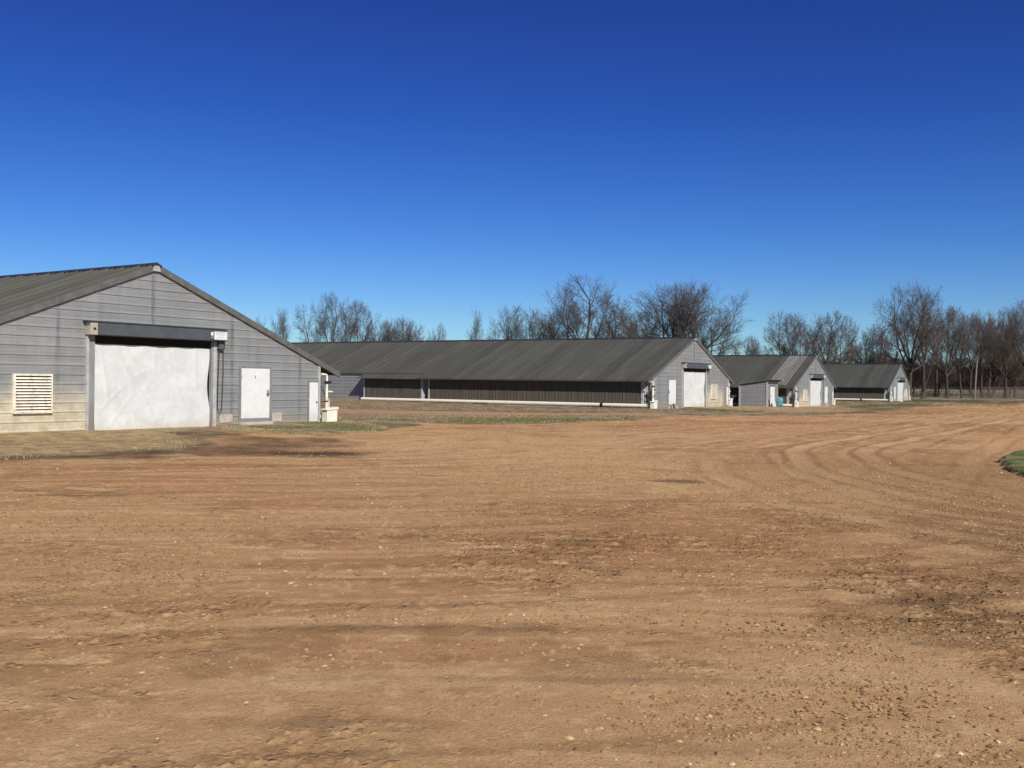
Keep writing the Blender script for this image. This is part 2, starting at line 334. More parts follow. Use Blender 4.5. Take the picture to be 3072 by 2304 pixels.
def build_ground():
    # polar sheet: fine in front of the viewpoint, coarse elsewhere, out to the horizon
    rs = [0.0, 1.2, 2.2, 3.0, 3.6]
    r = 3.95
    while r < 420: rs.append(r); r += max(.011, r * r / 1840 * .55) if r < 150 else r * .045
    while r < 4800: rs.append(r); r *= 1.25
    rs.append(5000); rs = np.array(rs)
    half = math.radians(31)
    fine = np.linspace(-half, half, 1120); coarse = np.linspace(half, 2 * math.pi - half, 260)[1:-1]
    th = np.concatenate([fine, coarse]); nr, na = len(rs), len(th)
    R, T = np.meshgrid(rs, th, indexing='ij'); X = (R * np.sin(T)).ravel(); Y = (R * np.cos(T)).ravel()
    R = R.ravel()
    F = ground_fields(X, Y)
    near = ss(-R, -45, -12)
    Z = terrain(X, Y)
    dirt = ss(F['yard'], -.15, .25)
    # vehicle tracks: compacted ruts with loose shoulders
    rutl = np.zeros_like(X); rutd = np.zeros_like(X); streak = np.zeros_like(X); wsum = np.zeros_like(X)
    for i, (P, wdt, st) in enumerate(((P1, 1, .9), (P1b, 1, .5), (P2, 1.2, .6), (P3, 1.2, .4), (P4, 1, .35))):
        sd, al = path_dist(P, X, Y)
        for off in (-.9, .9):
            q = np.abs(sd - off * wdt + (vnoise(al * .4, al * 0, 90 + i) - .5) * .25)
            br = .25 + .75 * ss(fbm(al, sd * .3, 4., 2, 70 + i), .28, .5)
            rutl = np.maximum(rutl, st * br * ss(-q, -.38, -.10)); rutd = np.maximum(rutd, st * br * ss(-np.abs(q - .36), -.16, -.02))
        ww = 1 / (1 + (sd / 3.0) ** 2)
        streak += ww * (.6 * fbm(sd * 1.0, al * .10, .5, 3, 60 + i) + .4 * fbm(sd, al * .07, 1.6, 3, 66 + i)); wsum += ww
    streak = streak / wsum; streak = .5 + (streak - streak[R < 60].mean()) / streak[R < 60].std() * .07
    fsd, fal = path_dist(P3, X, Y); gsd, gal = path_dist(P1, X, Y); wr = ss(X + .25 * Y, 5, 12)
    line = vnoise(fsd / .16 + fbm(X, Y, 2.5, 2, 301) * 3, fal * .22, 302) * (1 - wr) + vnoise(gsd / .16 + fbm(X, Y, 2.5, 2, 303) * 3, gal * .25, 304) * wr
    big = fbm(X, Y, 6., 4, 101); mid = fbm(X, Y, 1.3, 4, 103); sm = fbm(X, Y, .22, 3, 107); tiny = fbm(X, Y, .07, 2, 109); pebb = vnoise(X / .035, Y / .035, 111)
    clodm = np.clip(ss(F['clod'], -1.2, 1.2) * ss(mid, .38, .58) + ss(mid * .5 + streak * .5, .53, .63) * .8 + rutd * .6, 0, 1) * dirt
    smooth_d = ss(streak, .50, .60) * (1 - .7 * clodm)
    # height
    h = (big - .5) * .04 * dirt + (mid - .5) * .018 + (streak - .5) * .03 * dirt
    h += near * ((sm - .5) * .009 * (.25 + clodm * 1.3) + (tiny - .5) * .009 * (.3 + clodm * 1.6) * ss(-R, -22, -8) + ss(tiny, .62, .8) * .010 * clodm * ss(-R, -25, -9))
    h += -.016 * rutl * dirt + .012 * rutd * dirt * (.3 + 1.2 * vnoise(X / .3, Y / .3, 165))
    h += .085 * ss(F['isle'], -.04, .06) + .10 * ss(F['mound'], -1, 3) * 0 + .03 * ss(F['patch'], -.5, 1.5) + .03 * ss(F['straw'], -.4, 1.2)
    # a low dirt bank in front of the third shed
    h += .0
    Z = Z + h * ss(-R, -160, -60)
    # intrinsic colour
    def mixc(a, b, t): return a + (b - a) * t[:, None]
    def C(*c): return np.tile(np.array(c, float), (len(X), 1))
    tan = C(.50, .298, .136); pale = C(.67, .452, .232); red = C(.415, .210, .090); brown = C(.215, .118, .052); darkb = C(.12, .068, .031)
    c = mixc(tan, red, ss(big * .5 + streak * .5, .44, .60) * (.45 + .4 * ss(R, 7, 12)))
    c = mixc(c, pale, ss(fbm(X, Y, 9., 3, 131), .5, .7) * .35 + smooth_d * .45)
    far_red = ss(Y + 1.2 * X, 24, 60); c = mixc(c, C(.47, .26, .115), far_red * .5)
    c = mixc(c, C(.31, .16, .07), ss(fbm(X * .5, Y, 7., 3, 133), .5, .66) * .5 * ss(X, 2, 12))
    c = mixc(c, brown, ss(line, .62, .85) * ss(streak, .42, .56) * .42 * dirt); c = mixc(c, pale, ss(-line, -.34, -.14) * ss(-streak, -.60, -.46) * .40 * dirt)
    c = mixc(c, brown, clodm * .35)
    dk = ss(sdist([(2.2, 8.6), (3.6, 7.2), (6, 8.2), (8.5, 12), (8, 17), (5.5, 15.5), (4.2, 11.8)], X, Y) + (mid - .5) * 3.5 + (line - .5) * 1.2, -.2, 1.3); c = mixc(c, C(.20, .110, .048), dk * .68)
    rdz = ss(sdist([(-.8, 15), (-1.2, 11.5), (1.8, 9.2), (4.5, 11), (4, 16), (1, 17)], X, Y) + (big - .5) * 6, -1, 1.5); c = mixc(c, C(.385, .205, .088), rdz * .5)
    c = mixc(c, pale * 1.08, ss(vnoise(X / .06, Y / .06, 137), .86, .97) * .5 * near)
    spk = vnoise(X / .13, Y / .13, 145) * .6 + vnoise(X / .055, Y / .055, 146) * .4
    c = mixc(c, brown, ss(spk, .62, .76) * (.15 + .5 * clodm) * dirt * .6)
    c = mixc(c, pale, ss(-spk, -.36, -.24) * .45 * dirt)
    c = mixc(c, pale * 1.05, ss(vnoise(X / .55, Y / .16, 161), .72, .92) * ss(mid, .45, .6) * .55 * dirt)
    strk = fbm(X * .9, Y, .45, 3, 149); c = mixc(c, brown, ss(vnoise(X * .35 + strk, Y / .28, 148), .66, .86) * ss(fbm(X, Y, 4, 2, 150), .42, .58) * .38)
    c = mixc(c, brown, rutd * .30 * (.4 + .9 * vnoise(X / .25, Y / .25, 163))); c = mixc(c, pale * 1.02, rutl * .5)
    c = mixc(c, C(.30, .165, .072), ss(X + .12 * Y, 4.5, 11) * ss(-np.abs(Y - 17), -16, -3) * .55)
    c = mixc(c, darkb, ss(fbm(X, Y, .9, 4, 139), .66, .74) * .25 * ss(fbm(X, Y, 8, 2, 141), .5, .6))
    spot = ss(-np.hypot((X - 3.2) * 1., (Y - 18.9) * 1.6) + (sm - .5) * .5, -.75, -.35); c = mixc(c, darkb, spot * .75)
    # grassland outside the yard
    gn = fbm(X, Y, 2.2, 5, 151, .6); gf = fbm(X, Y, .35, 3, 153, .6)
    dry = mixc(C(.30, .225, .125), C(.21, .15, .085), ss(gn, .35, .6)); dry = mixc(dry, C(.42, .345, .205), ss(gf, .5, .72) * .7)
    grn = mixc(C(.085, .105, .034), C(.20, .18, .085), ss(fbm(X, Y, .8, 4, 154), .42, .66))
    soil = C(.20, .11, .055)
    field = mixc(dry, mixc(C(.30, .265, .155), C(.20, .185, .10), ss(fbm(X, Y * 2.5, 14, 4, 158), .42, .6)), ss(R, 190, 215)); field = mixc(field, grn, ss(gn, .56, .66) * ss(-R, -215, -190) * .6)
    field = mixc(field, soil, ss(fbm(X, Y, 1.2, 3, 157), .56, .66) * .5 * ss(-R, -190, -150))
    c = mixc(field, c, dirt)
    # verge: dark greenish strip before the trees
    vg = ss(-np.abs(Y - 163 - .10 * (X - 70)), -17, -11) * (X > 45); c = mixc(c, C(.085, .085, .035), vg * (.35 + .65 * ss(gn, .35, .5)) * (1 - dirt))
    s_ = ss(F['straw'], -.2, .5); straw = mixc(C(.46, .335, .175), C(.30, .205, .105), ss(gf, .42, .6)); c = mixc(c, straw, s_ * .92)
    wt = ss(F['wet'], -.3, .5) * (1 - ss(F['straw'], 0, .6)); c = mixc(c, mixc(C(.10, .056, .029), C(.21, .12, .06), ss(gf, .42, .62)), wt * (.45 + .35 * ss(mid, .4, .55)))
    c = mixc(c, C(.05, .028, .016), ss(F['pud'], -.25, .3) * .7)
    pt = ss(F['patch'], -.2, .5); c = mixc(c, mixc(C(.36, .285, .165), C(.20, .15, .075), ss(gf, .45, .6)), pt * .85); c = mixc(c, grn, pt * ss(gn, .485, .57) * .8)
    md = ss(F['med'], -.3, 1.); c = mixc(c, mixc(C(.30, .225, .14), C(.20, .15, .09), ss(gf, .4, .6)), md * .95); c = mixc(c, grn * .95, md * ss(F['gmed'], -.5, .8) * ss(gn, .47, .60) * .75)
    st = ss(F['strip'], -.3, 1.); c = mixc(c, mixc(C(.31, .24, .145), C(.20, .14, .08), ss(gf, .4, .6)), st * .95)
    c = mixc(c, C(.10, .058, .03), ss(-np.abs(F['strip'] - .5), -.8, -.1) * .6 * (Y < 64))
    c = mixc(c, C(.45, .27, .15), ss(F['track'], -.4, .4) * .85)
    c = mixc(c, grn, ss(F['gr2'], -1, 1) * ss(gn, .40, .52) * .8)
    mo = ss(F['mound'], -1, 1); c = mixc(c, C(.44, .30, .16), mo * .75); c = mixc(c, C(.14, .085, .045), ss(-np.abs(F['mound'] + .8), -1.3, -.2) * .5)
    g4 = ss(F['gr4'], -1, 1.5); c = mixc(c, C(.27, .20, .11), g4 * .6); c = mixc(c, grn * .8, g4 * ss(gn, .44, .54) * .85)
    wet2 = ss(fbm(X, Y, 5, 3, 171), .52, .6) * ss(-np.abs(F['yard']), -8, -1) * (Y > 70); c = mixc(c, C(.13, .07, .035), wet2 * .6)
    il = ss(F['isle'], -.02, .06); c = mixc(c, mixc(mixc(C(.10, .13, .032), C(.18, .20, .07), ss(gf, .4, .6)), C(.27, .21, .11), ss(fbm(X, Y, .7, 4, 167), .5, .64) * .7), il)
    c = mixc(c, C(.02, .012, .008), ss(-np.abs(F['isle'] + .03), -.06, -.02) * .9)  # shadow along the raised lawn edge, painted as a near-black rim
    rough = np.clip(.14 + .7 * clodm + .5 * dk + .35 * rdz + .5 * rutd, 0, 1.4) * dirt + .35 * (1 - dirt)
    idx = np.arange(nr * na).reshape(nr, na); a = idx[:-1]; b = idx[1:]
    q = np.stack([a, np.roll(a, -1, 1), np.roll(b, -1, 1), b], -1).reshape(-1, 4)[:, ::-1]
    gm = NM('ground_soil')
    at = gm.n('ShaderNodeAttribute', attribute_name='albedo'); fine_n = gm.noise(45., 5, .8, world=True); mid_n = gm.noise(7., 5, .7, world=True)
    ra = gm.n('ShaderNodeAttribute', attribute_name='rough').outputs['Fac']
    vor = gm.n('ShaderNodeTexVoronoi', feature='F1'); vor.inputs['Scale'].default_value = 17; vor.inputs['Randomness'].default_value = 1
    wrp = gm.n('ShaderNodeVectorMath', operation='ADD'); wn = gm.n('ShaderNodeTexNoise'); wn.inputs['Scale'].default_value = 9; gm.l(gm.coord(world=True), wn.inputs['Vector'])
    gm.l(gm.coord(world=True), wrp.inputs[0]); wsc = gm.n('ShaderNodeVectorMath', operation='SCALE'); wsc.inputs['Scale'].default_value = .12; gm.l(wn.outputs['Color'], wsc.inputs[0]); gm.l(wsc.outputs[0], wrp.inputs[1]); gm.l(wrp.outputs[0], vor.inputs['Vector'])
    lump = gm.f(vor.outputs['Distance'], .15, .55, 1, 0)
    pick = gm.f(gm.noise(5.5, 3, .7, world=True), .46, .58)
    lump = gm.math('MULTIPLY', gm.math('MULTIPLY', lump, pick), ra)
    col = gm.mix(1., at.outputs['Color'], gm.ramp(fine_n, ((.3, (.52, .49, .46)), (.46, (.94, .94, .94)), (.6, (1.06, 1.07, 1.08)), (.8, (1.24, 1.27, 1.3)))), 'MULTIPLY')
    col = gm.mix(1., col, gm.ramp(mid_n, ((.3, (.88, .86, .84)), (.6, (1.05, 1.05, 1.05)))), 'MULTIPLY')
    col = gm.mix(gm.f(lump, .15, .6, 0, .35), col, (.17, .095, .042))  # darker moist clods, also painting in the small shadows among them
    mat = gm.done(col, .95, 0, gm.math('ADD', gm.math('ADD', gm.math('MULTIPLY', fine_n, .45), gm.math('MULTIPLY', lump, 1.0)), gm.math('MULTIPLY', gm.noise(120., 2, .5, world=True), .22)), .030, 1., spec=.15)
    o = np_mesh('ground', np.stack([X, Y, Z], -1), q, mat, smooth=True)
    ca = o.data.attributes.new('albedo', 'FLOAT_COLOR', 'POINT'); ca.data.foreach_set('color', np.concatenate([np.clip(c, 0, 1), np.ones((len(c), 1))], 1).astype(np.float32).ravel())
    ra_ = o.data.attributes.new('rough', 'FLOAT', 'POINT'); ra_.data.foreach_set('value', rough.astype(np.float32))
    tag(o, 'bare red-tan dirt yard with tyre tracks, grass verges and pale field beyond', 'ground', kind='structure')
    return o
build_ground()

# ------------------------------------------------------------------ stones, clods and grass (nobody could count them)
def scatter_lumps(name, n, region, size, mat, seed, flat, label, cat, dens=None):
    rg = np.random.default_rng(seed); P = []
    tot = 0
    while tot < n:
        d = region[0] + (region[1] - region[0]) * rg.random(n * 3) ** region[3]; t = (rg.random(n * 3) * 2 - 1) * region[2]
        x = d * np.sin(t); y = d * np.cos(t); keep = sdist(YARD, x, y) > .3; keep &= sdist(ISLE, x, y) < -.1
        if dens is not None: keep &= rg.random(len(x)) < dens(x, y)
        P.append(np.stack([x[keep], y[keep]], -1)); tot += keep.sum()
    P = np.concatenate(P)[:n]; x, y = P[:, 0], P[:, 1]
    base = np.array([(1,0,-.3),(.3,.95,-.3),(-.8,.6,-.3),(-.8,-.6,-.3),(.3,-.95,-.3),(.42,.1,.85),(-.45,-.15,.8)], float)
    tri = np.array([(0,1,5),(1,2,5),(5,2,6),(2,3,6),(3,4,6),(4,5,6),(4,0,5)])
    s = size[0] * (size[1] / size[0]) ** (rg.random(n) ** 3.0); s = s * (1 + np.hypot(x, y) * .012)
    V = base[None] * (1 + (rg.random((n, 7, 3)) - .5) * .7); sc3 = np.stack([s * (.7 + rg.random(n) * .9), s * (.7 + rg.random(n) * .9), s * flat * (.6 + rg.random(n) * .7)], -1)
    V = V * sc3[:, None]; a = rg.random(n) * 6.283; ca, sa = np.cos(a)[:, None], np.sin(a)[:, None]
    X = V[..., 0] * ca - V[..., 1] * sa + x[:, None]; Y = V[..., 0] * sa + V[..., 1] * ca + y[:, None]; Z = V[..., 2] + (terrain(x, y) + s * flat * .25)[:, None]
    Q = (tri[None] + (np.arange(n) * 7)[:, None, None]).reshape(-1, 3)
    o = np_mesh(name, np.stack([X, Y, Z], -1).reshape(-1, 3), Q, mat, tris=True)
    return tag(o, label, cat, kind='stuff')
def lump_mat(name, stops):
    m = NM(name); r = m.n('ShaderNodeNewGeometry').outputs['Random Per Island']; return m.done(m.ramp(r, stops), .9, spec=.2)
scatter_lumps('gravel', 13000, (3.6, 26, math.radians(48), .75), (.0025, .019), lump_mat('pale_stone', ((0, (.36, .23, .12)), (.6, (.50, .35, .19)), (.93, (.54, .41, .25)), (1., (.64, .56, .42)))), 3, .6,
              'pale stones scattered over the dirt yard', 'gravel', lambda x, y: .15 + .85 * ss(fbm(x, y, 1.8, 3, 201), .42, .62))
scatter_lumps('dirt_clods', 170000, (3.6, 30, math.radians(46), .85), (.0026, .0165), lump_mat('clod_soil', ((0, (.20, .115, .054)), (.5, (.31, .185, .088)), (1., (.42, .265, .135)))), 5, .62,
              'crumbled brown clods thrown up by tyres on the yard', 'soil clods', lambda x, y: np.clip(.22 + .7 * ss(sdist(CLODS, x, y), -1.2, 1.) * ss(fbm(x, y, 1.3, 4, 103), .36, .56) + .5 * ss(fbm(x, y, 1.1, 3, 211), .52, .66), 0, 1))
def scatter_grass(name, polys, n, hgt, mat, seed, label, gate=None):
    rg = np.random.default_rng(seed); XY = []
    for (poly, k) in polys:
        p = np.array(poly); lo, hi = p.min(0), p.max(0); got = 0
        while got < k * n:
            x = lo[0] + rg.random(n) * (hi[0] - lo[0]); y = lo[1] + rg.random(n) * (hi[1] - lo[1])
            m = sdist(poly, x, y) > .1 - .4 * rg.random(n)
            if gate is not None: m &= rg.random(n) < gate(x, y)
            XY.append(np.stack([x[m], y[m]], -1)[:int(k * n - got) + 1]); got += m.sum()
    P = np.concatenate(XY); n = len(P); x, y = P[:, 0], P[:, 1]; z = terrain(x, y) - .01
    a = rg.random(n) * 6.283; h = hgt[0] + (hgt[1] - hgt[0]) * rg.random(n); wd = .003 + .0003 * np.hypot(x, y); lean = (rg.random((n, 2)) - .5) * h[:, None] * 1.1
    dx, dy = np.cos(a) * wd, np.sin(a) * wd
    V = np.stack([np.stack([x - dx, y - dy, z], -1), np.stack([x + dx, y + dy, z], -1), np.stack([x + lean[:, 0], y + lean[:, 1], z + h], -1)], 1).reshape(-1, 3)
    o = np_mesh(name, V, np.arange(3 * n).reshape(-1, 3), mat, tris=True); return tag(o, label, 'grass', kind='stuff')
g_green = lump_mat('green_blades', ((0, (.05, .075, .022)), (.5, (.10, .125, .038)), (.8, (.19, .19, .075)), (1, (.33, .27, .14)))); g_dry = lump_mat('dry_blades', ((0, (.22, .155, .08)), (.5, (.36, .27, .14)), (1, (.50, .40, .23))))
scatter_grass('dry_grass', [(STRAW, .38), (PATCHC, .17), (MED1, .25), (STRIP, .12), (MOUND, .08)], 60000, (.02, .07), g_dry, 21, 'dry straw-coloured grass along the sheds')
scatter_grass('green_grass', [(PATCHC, .35), (GREEN_MED, .4), (GR2, .1), (GR4, .15)], 15000, (.03, .09), g_green, 22, 'fresh green grass patches between dirt and sheds', lambda x, y: ss(fbm(x, y, 2.2, 5, 151, .6), .51, .58) + .02)
scatter_grass('lawn_grass', [(ISLE, .5), ([(10.3,23),(10.2,18),(13,17),(15,22),(14,27)], .5)], 60000, (.03, .08), g_green, 23, 'raised green lawn edge on the right of the dirt yard', lambda x, y: (sdist(ISLE, x, y) > -.05) * 1.)

# ------------------------------------------------------------------ poultry sheds
A, EH, RH = 8.30, 2.46, 5.69         # half width, wall height at the eave, wall height at the ridge
SL = (RH - EH) / A
R0 = 5.76                            # roof surface at the ridge
def rz(u): return R0 - SL * abs(u)
def rib_profile(z0, z1, per=.305, out=.022):
    p = [(z0, 0.)]; k = math.floor(z0 / per) + 1
    while True:
        z = k * per
        if z + .05 > z1: break
        for dz, o in ((-.035, 0.), (-.022, out), (.012, out), (.035, 0.), (.115, .0), (.122, .006), (.132, .0), (.19, .0), (.197, .006), (.207, 0.)):
            if z + dz < z1 and z + dz > p[-1][0] + .002: p.append((z + dz, o))
        k += 1
    p.append((z1, 0.)); return p
def ribbed_wall(mb, mp, z0, z1, L, Rr, holes=()):
    prof = rib_profile(z0, z1); cuts = sorted({h[2] for h in holes} | {h[3] for h in holes} | {EH}); pr = []
    for (a, oa), (b, ob) in zip(prof[:-1], prof[1:]):
        pr.append((a, oa))
        for c in cuts:
            if a + 1e-4 < c < b - 1e-4: pr.append((c, oa + (ob - oa) * (c - a) / (b - a)))
    pr.append(prof[-1])
    for (a, oa), (b, ob) in zip(pr[:-1], pr[1:]):
        mid = (a + b) / 2; hs = sorted((h[0], h[1]) for h in holes if h[2] < mid < h[3]); la, lb, ra, rb = L(a), L(b), Rr(a), Rr(b); seg = []; ca, cb = la, lb
        for h0, h1 in hs:
            if h0 > ca: seg.append((ca, h0, cb, h0))
            ca = cb = h1
        seg.append((ca, ra, cb, rb))
        for s0, s1, t0, t1 in seg: mb.quad(mp(s0, a, oa), mp(s1, a, oa), mp(t1, b, ob), mp(t0, b, ob))
CACHE = {}
def cached(key, name, mat, parent, fn, bevel=0):
    if key in CACHE: return link(name, CACHE[key], mat, parent, bevel)
    mb = MB(); fn(mb); o = mb.build(name, mat, parent, bevel); CACHE[key] = o.data; return o
class Pieces:
    def __init__(s): s.l = []
    def box(s, *a, **k): m = MB(); m.box(*a, **k); s.l.append(m)
    def tube(s, *a, **k): m = MB(); m.tube(*a, **k); s.l.append(m)
    def quad(s, *a): m = MB(); m.quad(*a); s.l.append(m)
def split(key, name, mat, parent, fn, bevel=0):
    """like cached(), but every piece the function adds becomes a part of its own"""
    if key not in CACHE:
        P = Pieces(); fn(P); out = [m.build(name, mat, parent, bevel) for m in P.l]; CACHE[key] = [o.data for o in out]; return out
    return [link(name, me, mat, parent, bevel) for me in CACHE[key]]
LEN = 122.0
def roof_slope(mb, sgn, v0, v1, u0, u1, lift=0., zf=None, wav=None):
    zf = zf or rz; vs = []; per = .305; v = v0; prof = []
    kk = 0
    while v < v1 - .02:
        kk += 1; hi = .062 if kk % 3 == 0 else .04
        for dv, o in ((0, 0), (.045, hi), (.06, hi), (.105, 0), (.2, .0)): 
            if v + dv < v1: prof.append((v + dv, o))
        v += per
    prof.append((v1, 0)); n = len(prof); us = [u0, u1]
    for u in us:
        for (vv, o) in prof: vs.append((sgn * u, vv, zf(u) + o + lift + (wav(vv) if wav and u == u1 else 0)))
    fs = [(i, i + 1, n + i + 1, n + i) for i in range(n - 1)]; mb.add(vs, fs)
def shed(X, Y, Z, yaw, label, mirror, right_side=True, hasleft=True, length=LEN, number=None):
    root = empty('poultry_shed', (X, Y, Z), yaw); tag(root, label, 'shed', 'long metal poultry sheds')
    key = 'm' if mirror else 'p'
    lu = 4.55 if mirror else -4.57; du = -4.74 if mirror else 4.73      # louvre centre, door centre
    dw = .74
    holes = ((-2.40, 2.60, -.5, 3.14),)
    def wall(mb):
        f = lambda z: min(A, (RH - z) / SL) if z > EH else A
        ribbed_wall(mb, lambda u, z, o: (u, -o, z), -.5, RH, lambda z: -f(z), lambda z: f(z), holes)
    cached('gable' + key, 'gable_wall', M['siding_right'] if mirror else M['siding_left'], root, wall)
    def sidew(s):
        def fn(mb):
            ribbed_wall(mb, lambda v, z, o: (s * (A + o), v, z), -.5, EH, lambda z: 0, lambda z: length)
        return fn
    cached('sideL%d' % length, 'side_wall', M['siding'], root, sidew(-1)); cached('sideR%d' % length, 'side_wall', M['siding'], root, sidew(1))
    def back(mb): mb.add([(-A, length, -.5), (A, length, -.5), (A, length, EH), (0, length, RH), (-A, length, EH)], ((0, 1, 2, 3, 4),))
    cached('back%d' % length, 'rear_wall', M['siding'], root, back)
    # roof
    def roof(mb):
        for s in (-1, 1):
            roof_slope(mb, s, -.075, 21.9, 0, A + 1.22); roof_slope(mb, s, 21.9, length + .3, 0, A + .12)
            for (v0, v1, u1) in ((-.075, 21.9, A + 1.22), (21.9, length + .3, A + .12)):
                z1 = rz(u1); a = (s * u1, v0, z1); b = (s * u1, v1, z1); mb.quad(a, b, (b[0], b[1], z1 - .09), (a[0], a[1], z1 - .09))
    cached('roof%d' % length, 'roof', M['roof'], root, roof)
    def under(mb):
        for s in (-1, 1):
            for v0, v1, u1 in ((-.06, 21.85, A + 1.2), (21.95, length, A + .1)):
                mb.quad((s * .1, v0, rz(.1) - .05), (s * u1, v0, rz(u1) - .05), (s * u1, v1, rz(u1) - .05), (s * .1, v1, rz(.1) - .05))
    cached('under%d' % length, 'roof_lining', M['underside'], root, under)
    def rake(mb):
        for s in (-1, 1):
            u1 = A + 1.22
            for (ya, yb, t0, t1) in ((-.09, -.07, .035, -.20), (-.07, -.0, -.17, -.20)):
                p = [(0, ya, R0 + t0), (s * u1, ya, rz(u1) + t0), (s * u1, ya, rz(u1) + t1), (0, ya, R0 + t1)]; q = [(x, yb, z) for x, y, z in p]
                mb.add(p + q, ((0, 1, 2, 3), (4, 7, 6, 5), (0, 4, 5, 1), (2, 6, 7, 3), (1, 5, 6, 2), (0, 3, 7, 4)))
    cached('rake', 'rake_trim', M['trim'], root, rake)
    def lowtrim(mb):
        for s in (-1, 1):
            p = [(0, -.026, RH + .015), (s * A, -.026, EH + .015), (s * A, -.026, EH - .045), (0, -.026, RH - .045)]; q = [(x, -.04, z) for x, y, z in p]
            mb.add(p + q, ((4, 5, 6, 7), (0, 4, 5, 1), (2, 6, 7, 3)))
    cached('lowtrim', 'gable_edge_strip', M['galv'], root, lowtrim)
    def ridge(mb):
        for s in (-1, 1): mb.quad((0, -.12, R0 + .075), (s * .22, -.12, rz(.22) + .045), (s * .22, length, rz(.22) + .045), (0, length, R0 + .075))
        mb.add([(-.22, -.12, rz(.22) + .045), (0, -.12, R0 + .075), (.22, -.12, rz(.22) + .045), (.2, -.12, rz(.2)), (0, -.12, R0), (-.2, -.12, rz(.2))], ((0, 1, 4, 5), (1, 2, 3, 4)))
    cached('ridge%d' % length, 'ridge_cap', M['ridge'], root, ridge)
    def peak(mb): mb.add([(-.17, -.10, R0 - .24), (.17, -.10, R0 - .24), (.10, -.10, R0 - .04), (-.10, -.10, R0 - .04), (-.17, -.075, R0 - .24), (.17, -.075, R0 - .24), (.10, -.075, R0 - .04), (-.10, -.075, R0 - .04)], ((0, 1, 2, 3), (0, 4, 5, 1), (1, 5, 6, 2), (2, 6, 7, 3), (3, 7, 4, 0)))
    cached('peak', 'peak_plate', M['galv'], root, peak)
    # shallower canopy length over the second bank of pads
    for s in (-1, 1):
        zc = lambda u: 2.45 - .37 * (u - A)
        cached('canopy%d' % s, 'canopy', M['roof'], root, lambda mb, s=s: roof_slope(mb, s, 21.95, 28.9, A + .02, A + 1.22, 0, zc, lambda v: -.035 * math.exp(-((v - 23.6) / 1.6) ** 2)))
    # corner trims
    def corner(mb):
        for s in (-1, 1):
            x0, x1 = sorted((s * (A - .07), s * (A + .05))); mb.box(x0, x1, -.045, .10, -.5, EH - .02)
    split('corner', 'corner_trim', M['galv'], root, corner)
    # roll-up curtain doorway
    def jambs(mb):
        mb.box(-2.70, -2.61, -.075, .10, -.4, 3.14); mb.box(2.60, 2.75, -.075, .10, -.4, 3.14)
    split('jambs', 'door_jamb', M['galv'], root, jambs, .008)
    split('channels', 'curtain_track', M['channel'], root, lambda mb: (mb.box(-2.608, -2.38, -.045, .10, -.4, 3.14), mb.box(2.53, 2.598, -.045, .10, -.4, 3.14)), .006)
    def hood(mb):
        mb.box(-2.47, 3.0, -.34, -.025, 3.15, 3.56)
        mb.box(-2.47, 3.0, -.352, -.342, 3.16, 3.185)
    hd = cached('hood', 'curtain_hood', M['hood'], root, hood, .012)
    def hoodtop(mb): mb.add([(-2.83, -.36, 3.585), (3.02, -.36, 3.585), (3.02, -.026, 3.63), (-2.83, -.026, 3.63), (-2.83, -.36, 3.57), (3.02, -.36, 3.57), (3.02, -.026, 3.57), (-2.83, -.026, 3.57)], ((0, 1, 2, 3), (4, 7, 6, 5), (0, 4, 5, 1), (1, 5, 6, 2), (2, 6, 7, 3), (3, 7, 4, 0)))
    cached('hoodtop', 'top_flashing', M['ridge'], hd, hoodtop)
    cached('hoodend', 'end_plate', M['hood_end'], hd, lambda mb: mb.box(-2.74, -2.475, -.33, -.026, 3.15, 3.565), .008)
    cached('hoodhole', 'shaft_bearing', M['black'], hd, lambda mb: (mb.tube([(-2.6, -.33, 3.36), (-2.6, -.36, 3.36)], .035, 10), mb.box(-2.65, -2.53, -.34, -.331, 3.33, 3.345)))
    cached('motor', 'hoist_housing', M['hood'], hd, lambda mb: mb.box(2.76, 3.0, -.20, -.026, 2.86, 3.148), .01)
    sg = cached('sign', 'notice_plate', M['white'], hd, lambda mb: mb.box(2.38, 2.985, -.362, -.354, 3.20, 3.50))
    def marks(mb):
        y0, y1 = -.366, -.363; x = 2.47
        for wd in (.05, .06, .03, .06, .07, .05, .03):
            mb.box(x, x + .006, y0, y1, 3.375, 3.48); mb.box(x, x + wd, y0, y1, 3.375, 3.381)
            if wd > .045: mb.box(x, x + wd, y0, y1, 3.474, 3.48); mb.box(x + wd * .5, x + wd * .5 + .006, y0, y1, 3.39, 3.47)
            x += wd + .012
        mb.box(2.57, 2.64, y0, y1, 3.285, 3.31); mb.box(2.71, 2.80, y0, y1, 3.285, 3.31); mb.box(2.44, 2.93, y0, y1, 3.235, 3.238)
    cached('marks', 'sign_lettering', M['greymark'], sg, marks)
    cached('tagplate', 'small_plate', M['white'], hd, lambda mb: mb.box(2.22, 2.335, -.360, -.354, 3.345, 3.47))
    cached('tagbox', 'limit_switch', M['frame'], hd, lambda mb: mb.box(2.20, 2.35, -.39, -.354, 3.21, 3.33), .01)
